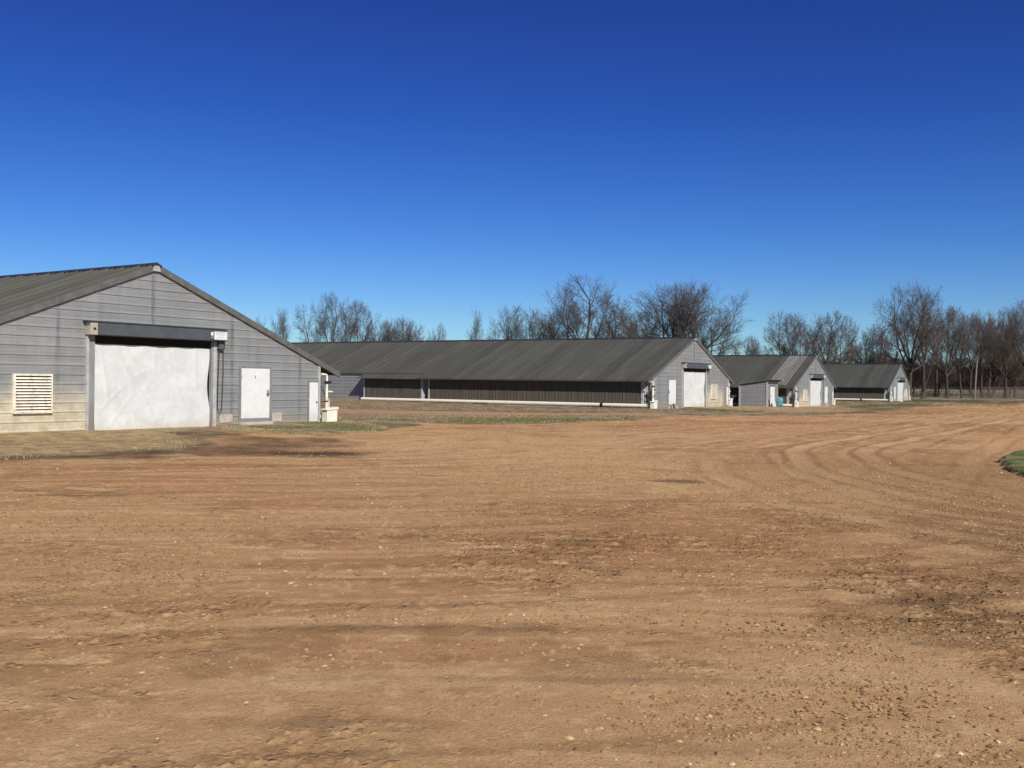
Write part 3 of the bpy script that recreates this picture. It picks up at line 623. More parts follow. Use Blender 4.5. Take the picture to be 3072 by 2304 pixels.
    def curtain(mb):
        nu, nz = 110, 80; vs = []; fs = []
        top, bot = 2.95, -.08
        for j in range(nz + 1):
            t = j / nz
            for i in range(nu + 1):
                s = i / nu; rt = 2.49 - .09 * math.sin(math.pi * min(1, t * 1.15)) ** 2 + (.12 * t ** 3)
                lt = -2.39 + .10 * t ** 2; u = lt + (rt - lt) * s
                y = .045 + .05 * abs(math.sin(2.6 * (s - .38 * t) * 3.14)) * (.4 + .6 * t) * math.exp(-((s - .35 - .3 * t) / .3) ** 2) + .022 * math.sin(7 * s + 2.2 * t * 3 + 1.3) * t + .016 * math.sin(26 * s - 9 * t) * math.exp(-3 * t) + .018 * math.sin(13 * (s - t * .55)) * math.sin(3.1 * t)
                y += -.05 * max(0, s - .93) / .07 * math.sin(9 * t) * .6
                for (sa, ta, sb, tb, am, wd) in ((.16, .05, .34, .50, .030, .018), (.24, .02, .62, .98, .034, .02), (.34, .42, .50, .92, .026, .016), (.05, .0, .12, .7, .020, .014), (.42, .05, .99, .55, -.014, .008), (.02, .80, .30, .42, .012, .009), (.30, .42, .46, .30, .012, .009), (.10, .98, .34, .55, .012, .010), (.70, .5, .80, 1., .018, .02), (.86, .0, .90, .6, .02, .015), (.62, .0, .66, .35, .014, .014), (.52, .0, .50, .3, .012, .012)):
                    ex, ey = sb - sa, tb - ta; q = max(0, min(1, ((s - sa) * ex + (t - ta) * ey) / (ex * ex + ey * ey))); dd = math.hypot(s - sa - q * ex, t - ta - q * ey)
                    y -= .72 * am * math.exp(-(dd / wd) ** 2) * min(1, 4 * q * (1 - q) + .3)
                z = top + (bot - top) * t + (.008 * math.sin(40 * s) + .03 * max(0, s - .9) / .1 + (.06 if s < .01 else 0) * 0) * (1 - t) + .02 * math.sin(5 * s) * t
                vs.append((u, y, z))
        for j in range(nz):
            for i in range(nu): a = j * (nu + 1) + i; fs.append((a, a + nu + 1, a + nu + 2, a + 1))
        mb.add(vs, fs, True)
    cached('curtain', 'door_curtain', M['curtain'], root, curtain)
    cached('shade_panels', 'interior_shade_panels', M['dark'], root, lambda mb: (mb.box(-2.36, 2.55, .02, .06, 2.87, 3.14), mb.box(-2.36, 2.55, .30, .34, -.3, 3.14), mb.box(2.3, 2.55, .20, .24, -.3, 2.9)))  # unlit interior painted as near-black panels behind and above the curtain
    # hoist chain, gable cable
    def chain(mb):
        mb.tube([(2.80, -.15, 2.87), (2.775, -.12, 1.4), (2.78, -.11, .62), (2.86, -.12, .42), (2.94, -.13, .48), (2.97, -.14, .8), (2.985, -.17, 2.0), (2.985, -.17, 2.87)], .012, 6)
    if not mirror: cached('chain', 'hoist_chain', M['black'], root, chain)
    cached('gcable', 'gable_cable', M['frame'], root, lambda mb: mb.tube([(-.14, -.035, 5.30), (-.12, -.04, 4.6), (-.15, -.04, 4.0), (-.06, -.04, 3.63)], .010, 5))
    # entrance door
    dz0, dz1 = .20, 2.17
    def frame(mb):
        for x0, x1, z0, z1 in ((du - dw - .10, du - dw, .04, dz1 + .09), (du + dw, du + dw + .10, .04, dz1 + .09), (du - dw, du + dw, dz1, dz1 + .09), (du - dw, du + dw, .04, dz0)):
            mb.box(x0, x1, -.055, -.0, z0, z1)
    cached('frame' + key, 'door_frame', M['frame'], root, frame, .006)
    dr = cached('door' + key, 'entrance_door', M['white'], root, lambda mb: mb.box(du - dw, du + dw, -.036, -.004, dz0, dz1), .004)
    hx = du + dw - .09 if not mirror else du - dw + .09
    cached('hinge' + key, 'door_hinge', M['frame'], dr, lambda mb: mb.box(*( (du - dw - .015, du - dw + .02) if not mirror else (du + dw - .02, du + dw + .015)), -.05, -.037, 1.75, 1.87))
    cached('knob' + key, 'door_handle', M['frame'], dr, lambda mb: (mb.tube([(hx, -.036, 1.18), (hx, -.10, 1.18)], .032, 10), mb.tube([(hx, -.095, 1.18), (hx - .12, -.10, 1.16)], .014, 8), mb.box(hx - .05, hx + .05, -.045, -.037, 1.05, 1.30)))
    cached('step' + key, 'door_sill', M['curb'], root, lambda mb: mb.box(du - dw - .12, du + dw + .12, -.16, -.028, -.2, .055), .01)
    if number:
        cu = bpy.data.curves.new('n', 'FONT'); cu.body = number; cu.size = .17; cu.extrude = .003; cu.align_x = 'CENTER'
        to = bpy.data.objects.new('t', cu); COL.objects.link(to); bpy.context.view_layer.update()
        me = bpy.data.meshes.new_from_object(to.evaluated_get(bpy.context.evaluated_depsgraph_get())); COL.objects.unlink(to)
        no = link('door_number', me, M['black'], dr); no.rotation_euler = (math.pi / 2, 0, 0); no.location = (du - .03, -.040, 1.76)
    # low side door at the right corner
    cached('lowframe', 'side_door_frame', M['frame'], root, lambda mb: (mb.box(7.63, 7.70, -.05, -.0, -.1, 1.70), mb.box(8.225, 8.235, -.05, -.0, -.1, 1.70), mb.box(7.70, 8.225, -.05, 0, 1.64, 1.70)))
    sd = cached('lowdoor', 'side_door', M['white'], root, lambda mb: mb.box(7.70, 8.225, -.034, -.004, -.02, 1.64), .004)
    cached('lowknob', 'door_handle', M['frame'], sd, lambda mb: (mb.tube([(8.14, -.034, .80), (8.14, -.09, .80)], .022, 8), mb.tube([(8.14, -.085, .80), (8.06, -.09, .83)], .010, 6)))
    # louvred inlet
    lw, l0, l1 = .655, .57, 1.82
    def lframe(mb):
        for x0, x1, z0, z1 in ((lu - lw, lu - lw + .07, l0, l1), (lu + lw - .03, lu + lw, l0, l1), (lu - lw + .07, lu + lw - .03, l1 - .06, l1), (lu - lw + .07, lu + lw - .03, l0, l0 + .035)): mb.box(x0, x1, -.10, -.0, z0, z1)
    lf = cached('lframe' + key, 'louvre_frame', M['louver'], root, lframe, .006)
    def slats(mb):
        n = 12; hh = (l1 - l0 - .11) / n
        for k in range(n):
            z = l0 + .045 + k * hh
            for x0, x1 in ((lu - lw + .075, lu - .004), (lu + .004, lu + lw - .035)):
                mb.add([(x0, -.095, z), (x1, -.095, z), (x1, -.03, z + hh * .66), (x0, -.03, z + hh * .66), (x0, -.088, z - .004), (x1, -.088, z - .004)], ((0, 1, 2, 3), (4, 5, 1, 0)))
    cached('slats' + key, 'louvre_slats', M['louver'], lf, slats)
    cached('lback' + key, 'louvre_backing', M['black'], lf, lambda mb: mb.box(lu - lw + .07, lu + lw - .03, -.028, -.024, l0 + .035, l1 - .06))  # black sheet gives the shaded gaps between the slats
    # replaced pale pieces of cladding low on the wall
    def patches(mb):
        def piece(a, b, c, d): mb.box(a, b, -.034, -.025, c, d)
        piece(2.95, 3.58, .06, .38); piece(5.62, 6.14, .04, .40)
    if not mirror and number: split('patches', 'cladding_patch', M['curb'], root, patches)
    # evaporative cooling pads, trims, kerb and gutter pipe on both long sides
    for s in (-1, 1):
        if s == -1 and not hasleft: continue
        P = A + .60
        def bx(mb, a, b, v0, v1, z0, z1): mb.box(*sorted((s * a, s * b)), v0, v1, z0, z1)
        for v0, v1 in ((.78, 20.98), (21.93, 28.35)):
            def pad(mb, v0=v0, v1=v1):
                n = int((v1 - v0) / .15); vs = []; fs = []
                for k in range(n + 1):
                    v = v0 + (v1 - v0) * k / n; o = .012 if k % 2 else 0
                    if k % 10 == 0: o = -.02
                    for z in (.26, 2.24 if v0 < 5 else 2.14): vs.append((s * (P - o), v, z))
                for k in range(n): a = 2 * k; fs.append((a, a + 2, a + 3, a + 1))
                mb.add(vs, fs)
            cached('pad%d%d' % (s, v0), 'cooling_pad', M['pad'], root, pad)
        def ptrim(mb):
            for v0, v1 in ((.60, .775), (20.99, 21.12), (21.80, 21.925), (28.36, 28.48)): bx(mb, A + .03, P + .03, v0, v1, .0, 2.26 if v0 < 21.5 else 2.16)
        split('ptrim%d' % s, 'pad_end_trim', M['galv'], root, ptrim)
        split('pbase%d' % s, 'pad_trough', M['ridge'], root, lambda mb: (bx(mb, A + .03, P + .05, .78, 20.98, .02, .255), bx(mb, A + .03, P + .05, 21.93, 28.35, .02, .255)))
        cached('curb%d' % s, 'concrete_kerb', M['curb'], root, lambda mb: bx(mb, A + .05, A + .98, -.1, 31.2, -.35, -.055), .01)
        gp = cached('gutter%d' % s, 'gutter_pipe', M['pvc'], root, lambda mb: mb.tube([(s * (A + .74), .10, .135), (s * (A + .74), 28.6, .135)], .142, 18))
        def sup(mb):
            v = 1.2
            while v < 28.5: bx(mb, A + .66, A + .82, v, v + .10, -.06, .03); v += 1.9
        split('sup%d' % s, 'pipe_block', M['frame'], gp, sup)
        cached('coup%d' % s, 'pipe_coupling', M['black'], gp, lambda mb: mb.tube([(s * (A + .74), 3.95, .135), (s * (A + .74), 4.2, .135)], .150, 18))
    # wiring and switch board on the near side wall by the front corner
    if hasleft:
        cb = cached('switch', 'conduit_cover', M['frame'], root, lambda mb: mb.box(-A - .13, -A - .03, .06, .27, .75, 2.0), .01)
        def cab(mb):
            mb.tube([(-A - .06, .70, 2.0), (-A - .15, .78, 1.6), (-A - .2, .72, 1.15), (-A - .2, .5, .80), (-A - .2, .25, .74), (-A - .2, .05, .75)], .022, 6)
            mb.tube([(-A - .16, .20, .76), (-A - .2, .16, .5), (-A - .25, .10, .28)], .022, 6); mb.tube([(-A - .10, .02, 2.0), (-A - .12, .02, 1.2), (-A - .14, .02, .25)], .02, 6)
            mb.tube([(-A - .06, .28, 1.98), (-A - .1, .02, 1.95)], .03, 6)
        cached('cables', 'black_cable', M['black'], root, cab)
        cached('cable2', 'white_cable', M['pvc'], root, lambda mb: mb.tube([(-A - .06, .55, 1.95), (-A - .12, .5, 1.5), (-A - .15, .42, 1.1), (-A - .16, .28, .85), (-A - .16, .1, .80)], .014, 6))
    return root
BARNS = [(-12.72, 35.46, .085, math.radians(57.06)), (15.31, 83.87, -.012, math.radians(58.04)), (34.87, 114.66, -.46, math.radians(58.77)), (61.52, 158.15, -.371, math.radians(58.83))]
def bw(i, u, v, z=None):
    X, Y, Z, a = BARNS[i]; c, s = math.cos(a), math.sin(a); x = X + u * c - v * s; y = Y + u * s + v * c
    return Vector((x, y, (tz(x, y) if z is None else Z + z)))
SH = [shed(*BARNS[0], 'nearest weathered grey metal shed with door numbered 3 and white roll curtain', False, hasleft=False, number='3'),
      shed(*BARNS[1], 'second shed from the left, its long dark ribbed roof and brown pads fully in view', True),
      shed(*BARNS[2], 'third grey poultry shed with paler sheets in its roof, behind the lean-to and blue drum', False),
      shed(*BARNS[3], 'farthest and smallest grey poultry shed, beside the tall bare trees', True)]
# paler replacement sheets on the third shed's roof
mb = MB(); roof_slope(mb, -1, .9, 3.02, .10, A + .62, .012); o = mb.build('pale_roof_sheets', M['roof_patch'], SH[2]); o['label'] = 'paler replacement roof sheets'

# pump boxes with standpipes (one at each shed corner)
def pump_box(s):
    r = empty('pump_box'); tag(r, 'x', 'pump box', 'white pump boxes at the shed corners')
    mb = MB(); mb.add([(-.33, -.16, -.28), (.30, -.16, -.28), (.30, .16, -.28), (-.33, .16, -.28), (-.31, -.16, .40), (.32, -.16, .44), (.32, .16, .44), (-.31, .16, .40)], ((0, 3, 2, 1), (4, 5, 6, 7), (0, 1, 5, 4), (1, 2, 6, 5), (2, 3, 7, 6), (3, 0, 4, 7)))
    mb.build('box_body', M['pvc'], r, .015)
    mb = MB(); mb.add([(-.37, -.19, .405), (.36, -.19, .445), (.36, .19, .445), (-.37, .19, .405), (-.37, -.19, .47), (.35, -.19, .56), (.35, .19, .56), (-.37, .19, .47)], ((0, 3, 2, 1), (4, 5, 6, 7), (0, 1, 5, 4), (1, 2, 6, 5), (2, 3, 7, 6), (3, 0, 4, 7)))
    mb.build('box_lid', M['pvc'], r, .012)
    mb = MB(); x = -.20
    mb.tube([(x, 0, .45), (x, 0, 1.86), (x - .02, .0, 1.93), (x - .08, 0, 1.96), (x - .34, .02, 1.96)], .052, 12)
    mb.tube([(x, 0, .95), (x, 0, 1.32)], .062, 12); mb.tube([(x, 0, 1.55), (x, 0, 1.60)], .062, 12)
    mb.build('standpipe', M['pvc'], r)
    mb = MB(); mb.box(x - .07, x + .17, -.08, .08, 1.555, 1.67); mb.box(x + .16, x + .25, -.05, .05, 1.58, 1.66); mb.build('black_valve', M['black'], r, .015)
    mb = MB(); mb.tube([(x + .05, 0, 1.215), (x + .22, 0, 1.215)], .028, 8); mb.tube([(x + .22, 0, 1.215), (x + .36, 0, 1.20)], .048, 10, r1=.03); mb.build('side_arm', M['pvc'], r)
    mb = MB(); mb.tube([(x + .17, .03, .50), (x + .17, .03, .86), (x + .14, .03, .92)], .028, 8); mb.tube([(x + .17, .03, .68), (x + .11, .03, .68)], .028, 8); mb.build('vent_pipe', M['pvc'], r)
    mb = MB(); mb.tube([(x - .34, .05, 1.45), (x - .05, .03, 1.05), (x + .15, .03, .90)], .014, 6); mb.tube([(x - .35, .02, .78), (x - .1, .02, .80), (x + .15, .02, .86)], .016, 6); mb.box(x - .06, x + .05, -.06, .06, .78, .83); mb.build('hose', M['black'], r)
    return r
pb0 = pump_box(1); used = False
PBL = [(0, 9.14, .15, 'white pump box with standpipe at the right corner of the nearest shed'),
       (1, -9.02, -.33, 'white pump box at the right end of the longest white pipe'),
       (1, 9.14, .15, 'white pump box right of the second shed, against the lean-to'),
       (2, -9.02, -.33, 'white pump box just right of the blue drum'),
       (2, 9.14, .15, 'white pump box at the right corner of the third shed'),
       (3, -9.02, -.33, 'white pump box at the left corner of the farthest shed'),
       (3, 9.14, .15, 'rightmost white pump box, beside the dark tree trunks')]
for i, u, v, lab in PBL:
    r = pb0 if not used else copy_tree(pb0)
    used = True
    X, Y, Z, a = BARNS[i]; p = bw(i, u, v); r.location = (p.x, p.y, Z + .02)
    r.rotation_euler = (0, 0, a); r['label'] = lab
# double-width white pipe column beside the left-corner boxes
for i in (1, 2, 3):
    mb = MB(); mb.tube([(-A - .46, -.12, .30), (-A - .46, -.12, 1.58)], .085, 12); mb.tube([(-A - .30, -.08, .30), (-A - .30, -.08, 1.50)], .06, 10); mb.build('riser_pipe', M['pvc'], SH[i])
    mb = MB(); mb.box(-A - .56, -A - .52, -.24, -.18, .92, 1.0); mb.box(-A - .34, -A - .24, -.2, -.12, 1.3, 1.42); mb.box(-A - .34, -A - .24, -.2, -.12, .85, .95); mb.build('pipe_clamp', M['black'], SH[i])

# lean-to in front of the third shed
def leanto():
    X, Y, Z, a = BARNS[2]; r = empty('lean_to', bw(2, -11.6, 1.55, -.04), a); tag(r, 'small grey ribbed lean-to with white door in front of the third shed', 'lean-to')
    r.location = bw(2, 0, 0, -.04)
    u0, u1, v0, v1 = -13.4, -9.75, 1.55, 4.55; zf, zb = 2.73, 2.30
    dx0, dx1, dt = -12.45, -10.75, 2.2
    mb = MB(); ribbed_wall(mb, lambda u, z, o: (u, v0 - o, z), -.4, zf - .03, lambda z: u0, lambda z: u1, ((dx0, dx1, -.4, dt),)); mb.build('front_wall', M['siding'], r)
    mb = MB(); mb2 = MB(); prof = rib_profile(-.4, zf)
    for (za, oa), (zb_, ob) in zip(prof[:-1], prof[1:]):
        def ve(z): return v1 if z <= zb else v1 - (z - zb) / (zf - zb) * (v1 - v0)
        for s, uu, q in ((-1, u0, mb), (1, u1, mb2)): q.quad((uu + s * oa, v0, za), (uu + s * oa, max(v0, ve(za)), za), (uu + s * ob, max(v0, ve(zb_)), zb_), (uu + s * ob, v0, zb_))
    mb.build('side_wall', M['siding'], r); mb2.build('side_wall', M['siding'], r)
    mb = MB(); mb.quad((u0, v1, -.4), (u1, v1, -.4), (u1, v1, zb), (u0, v1, zb)); mb.build('rear_wall', M['siding'], r)
    mb = MB(); v = v0 - .45
    zr = lambda v: zf + .05 + (v0 - v) * .143
    vs = [(u, vv, zr(vv) + dz) for u in (u0 - .18, u1 + .18) for vv in (v0 - .5, v1 + .3) for dz in (0, .07)]
    mb.add(vs, ((0, 1, 3, 2), (4, 6, 7, 5), (0, 4, 5, 1), (2, 3, 7, 6), (0, 2, 6, 4), (1, 5, 7, 3))); mb.build('lean_to_roof', M['trim'], r)
    mb = MB(); mb.add([(u0 - .1, v0 - .47, zr(v0 - .47) - .02), (u1 + .15, v0 - .47, zr(v0 - .47) - .02), (u1 + .15, v0 - .03, zf - .02), (u0 - .1, v0 - .03, zf - .02)], ((0, 1, 2, 3),)); mb.build('soffit', M['dark'], r)  # underside coloured near-black for the shade below the overhang
    mb = MB(); mb.tube([(u1 - .1, v0 - .1, zf - .02), (u1 + .35, v0 - .4, zf + .04), (u1 + .7, v0 - .5, zf + .30)], .05, 6, r1=.02); mb.build('bent_flashing', M['galv'], r)
    mb = MB(); mb.box(u0 - .03, u0 + .13, v0 - .045, v0 - .024, -.3, zf - .03); mb.box(u0 - .05, u0 - .024, v0 - .045, v0 + .12, -.3, zf - .03); mb.box(u0 - .05, u0 - .024, v1 - .15, v1 + .02, -.3, zb); mb.box(u1 - .08, u1 + .03, v0 - .05, v0 - .024, -.3, zf - .03); mb.box(u0 - .01, u1, v0 - .05, v0 - .024, zf - .10, zf - .03); mb.build('corner_trim', M['galv'], r)
    mb = MB(); mb.box(dx0, dx1 - .05, v0 - .02, v0 + .02, .0, dt - .03); d = mb.build('white_door', M['white'], r, .005)
    mb = MB(); mb.tube([(dx0 + .15, v0 - .02, 1.15), (dx0 + .15, v0 - .09, 1.15)], .035, 8); mb.build('door_handle', M['black'], d)
    mb = MB(); mb.box(dx0 - .02, dx1 + .02, v0 - .03, v0 + .3, dt - .03, dt + .07); mb.box(dx0 - .02, dx0, v0 - .03, v0 + .02, -.1, dt - .03); mb.build('door_frame', M['black'], r)
leanto()
# blue plastic container and the white board beside it
p = bw(2, -12.35, .55); r = empty('blue_drum', p, BARNS[2][3] + .35); tag(r, 'blue plastic drum standing tilted before the lean-to door', 'drum')
mb = MB(); rot = Matrix.Rotation(math.radians(-9), 3, 'Y')
import itertools
def drum(mb, w_, d_, h0, h1, r_, n=5, rot=rot):
    prof = []
    for cx, cy, a0 in ((w_ - r_, d_ - r_, 0), (-w_ + r_, d_ - r_, 90), (-w_ + r_, -d_ + r_, 180), (w_ - r_, -d_ + r_, 270)):
        for k in range(n + 1): t = math.radians(a0 + 90 * k / n); prof.append((cx + r_ * math.cos(t), cy + r_ * math.sin(t)))
    lev = ((h0, .90), (h0 + .05, 1), (h0 + .30 * (h1 - h0), 1), (h0 + .32 * (h1 - h0), 1.03), (h0 + .35 * (h1 - h0), 1), (h0 + .66 * (h1 - h0), 1), (h0 + .68 * (h1 - h0), 1.03), (h0 + .71 * (h1 - h0), 1), (h1 - .06, 1), (h1, .9)); m = len(prof); vs = []; fs = []
    for z, k in lev:
        for x, y in prof: vs.append(rot @ Vector((x * k, y * k, z)))
    for i in range(len(lev) - 1):
        for k in range(m): fs.append((i * m + k, i * m + (k + 1) % m, (i + 1) * m + (k + 1) % m, (i + 1) * m + k))
    mb.add(vs, fs, True); mb.add(vs[-m:], (tuple(range(m)),)); mb.add(vs[:m], (tuple(range(m - 1, -1, -1)),))
drum(mb, .37, .33, .03, 1.0, .16); mb.build('drum_body', M['blue'], r)
mb = MB(); mb.tube([tuple(rot @ Vector((.16, .1, 1.0))), tuple(rot @ Vector((.16, .1, 1.05)))], .05, 10); mb.tube([tuple(rot @ Vector((-.16, -.1, 1.0))), tuple(rot @ Vector((-.16, -.1, 1.05)))], .05, 10); mb.build('drum_bung', M['white'], r)
p = bw(2, -12.95, .75); mb = MB(); mb.box(-.17, .17, -.015, .015, 0, 1.25, Matrix.Rotation(math.radians(-6), 3, 'Y'), (0, 0, 0)); o = mb.build('leaning_board', M['white']); o.location = p; o.rotation_euler = (math.radians(-14), 0, BARNS[2][3]); tag(o, 'narrow white board leaning by the lean-to door, behind the blue drum', 'board')
# broken timber stump and white slab by the shed doors
p = bw(1, -5.3, -.45); mb = MB(); mb.box(-.09, .09, -.07, .07, -.1, .42, Matrix.Rotation(math.radians(-22), 3, 'Y'), (0, 0, 0)); mb.box(.12, .35, -.06, .06, -.05, .12); o = mb.build('timber_offcut', M['wood'], None, .02); o.location = p; o.rotation_euler = (0, 0, BARNS[1][3]); tag(o, 'short weathered timber offcut leaning below the second shed\'s white door', 'timber')
p = bw(3, -6.9, -1.2); mb = MB(); mb.box(-.42, .42, -.25, .25, -.05, .10); o = mb.build('white_slab', M['pvc'], None, .04); o.location = p; o.rotation_euler = (0, 0, .7); tag(o, 'white slab lying on the ground before the farthest shed', 'slab')
p = Vector((4.72, 6.33, tz(3.0, 5.5)))

# ------------------------------------------------------------------ bare winter trees
def tree_mesh(seed, H, Rr, fork, nlimb, spread, tr, dens=1., lean=0., tw=.0145):
    """tapered trunk with ascending limbs that divide five times; returns (trunk arrays, crown arrays)"""
    rg = random.Random(seed); T = ([], []); Cc = ([], [])
    up = Vector((0, 0, 1))
    def rnd(): return Vector((rg.gauss(0, 1), rg.gauss(0, 1), rg.gauss(0, 1))).normalized()
    def tube(buf, pts, rads, n):
        V, F = buf; o = len(V); m = len(pts)
        d0 = (pts[-1] - pts[0]).normalized(); a = d0.cross(Vector((.3, .2, .93)) if abs(d0.z) < .95 else Vector((1, 0, 0))).normalized(); b = d0.cross(a)
        for p, r_ in zip(pts, rads):
            for k in range(n): t = 6.2832 * k / n; V.append(tuple(p + a * (r_ * math.cos(t)) + b * (r_ * math.sin(t))))
        for i in range(m - 1):
            for k in range(n): F.append((o + i * n + k, o + i * n + (k + 1) % n, o + (i + 1) * n + (k + 1) % n, o + (i + 1) * n + k))
    def ribbon(buf, p, q, w_):
        V, F = buf; o = len(V); d = (q - p); s = d.cross(rnd()).normalized() * w_
        V += [tuple(p - s), tuple(p + s), tuple(q + s * .4), tuple(q - s * .4)]; F.append((o, o + 1, o + 2, o + 3))
    ez, eh = fork + (H - fork) * .40, (H - fork) * .60
    def grow(p, d, L, r_, lv):
        if lv >= 1:
            hx = (p.x - lean * p.z) / Rr; e = hx * hx + (p.y / Rr) ** 2 + (max(0, p.z - ez) / eh) ** 3 + (min(0, p.z - ez) / (eh * 1.0)) ** 2
            if e > 1.0: return
            L = L * min(1, .35 + (1.08 - math.sqrt(e)) * 1.6) if lv > 1 else L
        ns = (6, 6, 5, 4, 3, 2)[lv]; pts = [p]; rads = [r_]; dirs = [d]; wob = (.05, .13, .15, .18, .22, .28)[lv]
        for k in range(ns):
            d = (d + rnd() * wob + up * (.0, .05, .07, .05, .04, .03)[lv]).normalized(); p = p + d * (L / ns); pts.append(p); rads.append(r_ * (1 - (.45 if lv == 0 else .62) * (k + 1) / ns)); dirs.append(d)
        if lv <= 3: tube(T if lv <= 1 else Cc, pts, rads, (9, 7, 5, 3)[lv])
        else:
            for a_, b_, r1 in zip(pts[:-1], pts[1:], rads): ribbon(Cc, a_, b_, max(r1, tw))
        if lv == 5 or (lv == 4 and dens < .6): return
        if lv == 0:
            for k in range(nlimb):
                az = 2.39996 * k + rg.random() * .7; t = 1 - .40 * (k / nlimb)
                tilt = math.radians(spread * (.12 + .92 * ((k + .4 * rg.random()) / nlimb) ** .75)); i = min(ns, int(t * ns)); dd = Vector((math.sin(tilt) * math.cos(az), math.sin(tilt) * math.sin(az), math.cos(tilt)))
                Ll = 1.0 / math.sqrt((math.sin(tilt) / Rr) ** 2 + (math.cos(tilt) / (H - fork)) ** 2) * (.60 + .14 * rg.random()); grow(pts[i], dd, Ll, r_ * (.38 + .16 * rg.random()), 1)
            return
        nb = int(round((0, 6, 6, 5, 5)[lv] * dens)) ; lo = (0, .22, .2, .15, .2)[lv]
        for k in range(nb):
            t = lo + (1 - lo) * (k + rg.random() * .8) / nb; fi = t * ns; i = min(ns - 1, int(fi)); q = pts[i].lerp(pts[i + 1], fi - i); dd = dirs[min(ns, i + 1)]
            ax = dd.cross(rnd()).normalized(); ang = math.radians(rg.uniform(24, 52)); nd = (dd * math.cos(ang) + ax * math.sin(ang)).normalized()
            grow(q, nd, L * rg.uniform(.42, .66) * (1.08 - .35 * t), max(rads[i] * rg.uniform(.42, .62), .012), lv + 1)
        for _ in range(2 if lv < 4 else 1):
            nd = (d + rnd() * .5).normalized(); grow(p, nd, L * rg.uniform(.50, .68), max(rads[-1] * .9, .012), lv + 1)
    grow(Vector((0, 0, -.4)), Vector((lean, 0, 1)).normalized(), fork + .4, tr * .85, 0)
    T[0] and None
    # root flare
    V = T[0]
    for i in range(9): x, y, z = V[i]; V[i] = (x * 1.4, y * 1.4, z)
    for i in range(9, 18): x, y, z = V[i]; V[i] = (x * 1.05, y * 1.05, z)
    return T, Cc
def mk(name, VF):
    me = bpy.data.meshes.new(name); V = np.array(VF[0], np.float32); F = np.array(VF[1], np.int32)
    me.vertices.add(len(V)); me.vertices.foreach_set('co', V.ravel()); me.loops.add(F.size); me.loops.foreach_set('vertex_index', F.ravel())
    me.polygons.add(len(F)); me.polygons.foreach_set('loop_start', np.arange(0, F.size, 4, dtype=np.int32)); me.polygons.foreach_set('loop_total', np.full(len(F), 4, np.int32)); me.update(calc_edges=True); return me
TPL = {}
SPEC = dict(oak=(11, 23, 12, 9.0, 11, 80, .62, 1.05, 0), oak2=(12, 23, 12, 8.5, 10, 78, .55, 1.05, 0), tall=(13, 24, 8.2, 9, 9, 66, .58, 1.05, 0), tall2=(14, 24, 8.2, 8.5, 9, 66, .52, 1.0, .03),
            vase=(15, 18, 6, 6.5, 8, 62, .38, 1.0, 0), vase2=(16, 17, 6.2, 6, 8, 66, .36, 1.0, .04), open=(17, 18, 5.4, 8, 6, 56, .36, .9, -.05), open2=(18, 17, 5, 8, 6, 60, .32, .9, .08),
            bush=(19, 14, 7.2, 4.5, 9, 64, .32, 1.05, 0), thin=(20, 17, 3.2, 8.5, 5, 40, .22, .9, .08), lean=(21, 17, 4, 9, 4, 45, .22, .8, .34))
for k, (sd, H, Rr, fk, nl, sp, tr, dn, ln) in SPEC.items():
    T, C_ = tree_mesh(sd, H, Rr, fk, nl, sp, tr, dn, ln); hz = float(np.percentile(np.array([v[2] for v in C_[0]]), 99.2)); TPL[k] = (mk('trunk', T), mk('crown', C_), hz)
def tree(kind, x, y, H, rot, label, dark=False, wide=1., group='bare winter trees behind the sheds'):
    T, C_, hz = TPL[kind]; s = H / hz; r = empty('bare_tree', (x, y, tz(x, y) - .1), rot); r.scale = (s * wide, s * wide, s); tag(r, label, 'tree', group)
    for nm, me, mt in (('trunk', T, M['bark_dark'] if dark else M['bark']), ('crown', C_, M['twig_dark'] if dark else M['twig'])):
        key = (kind, nm, dark)
        if key not in CACHE: m2 = me.copy(); m2.materials.append(mt); CACHE[key] = m2
        o = bpy.data.objects.new(nm, CACHE[key]); COL.objects.link(o); o.parent = r
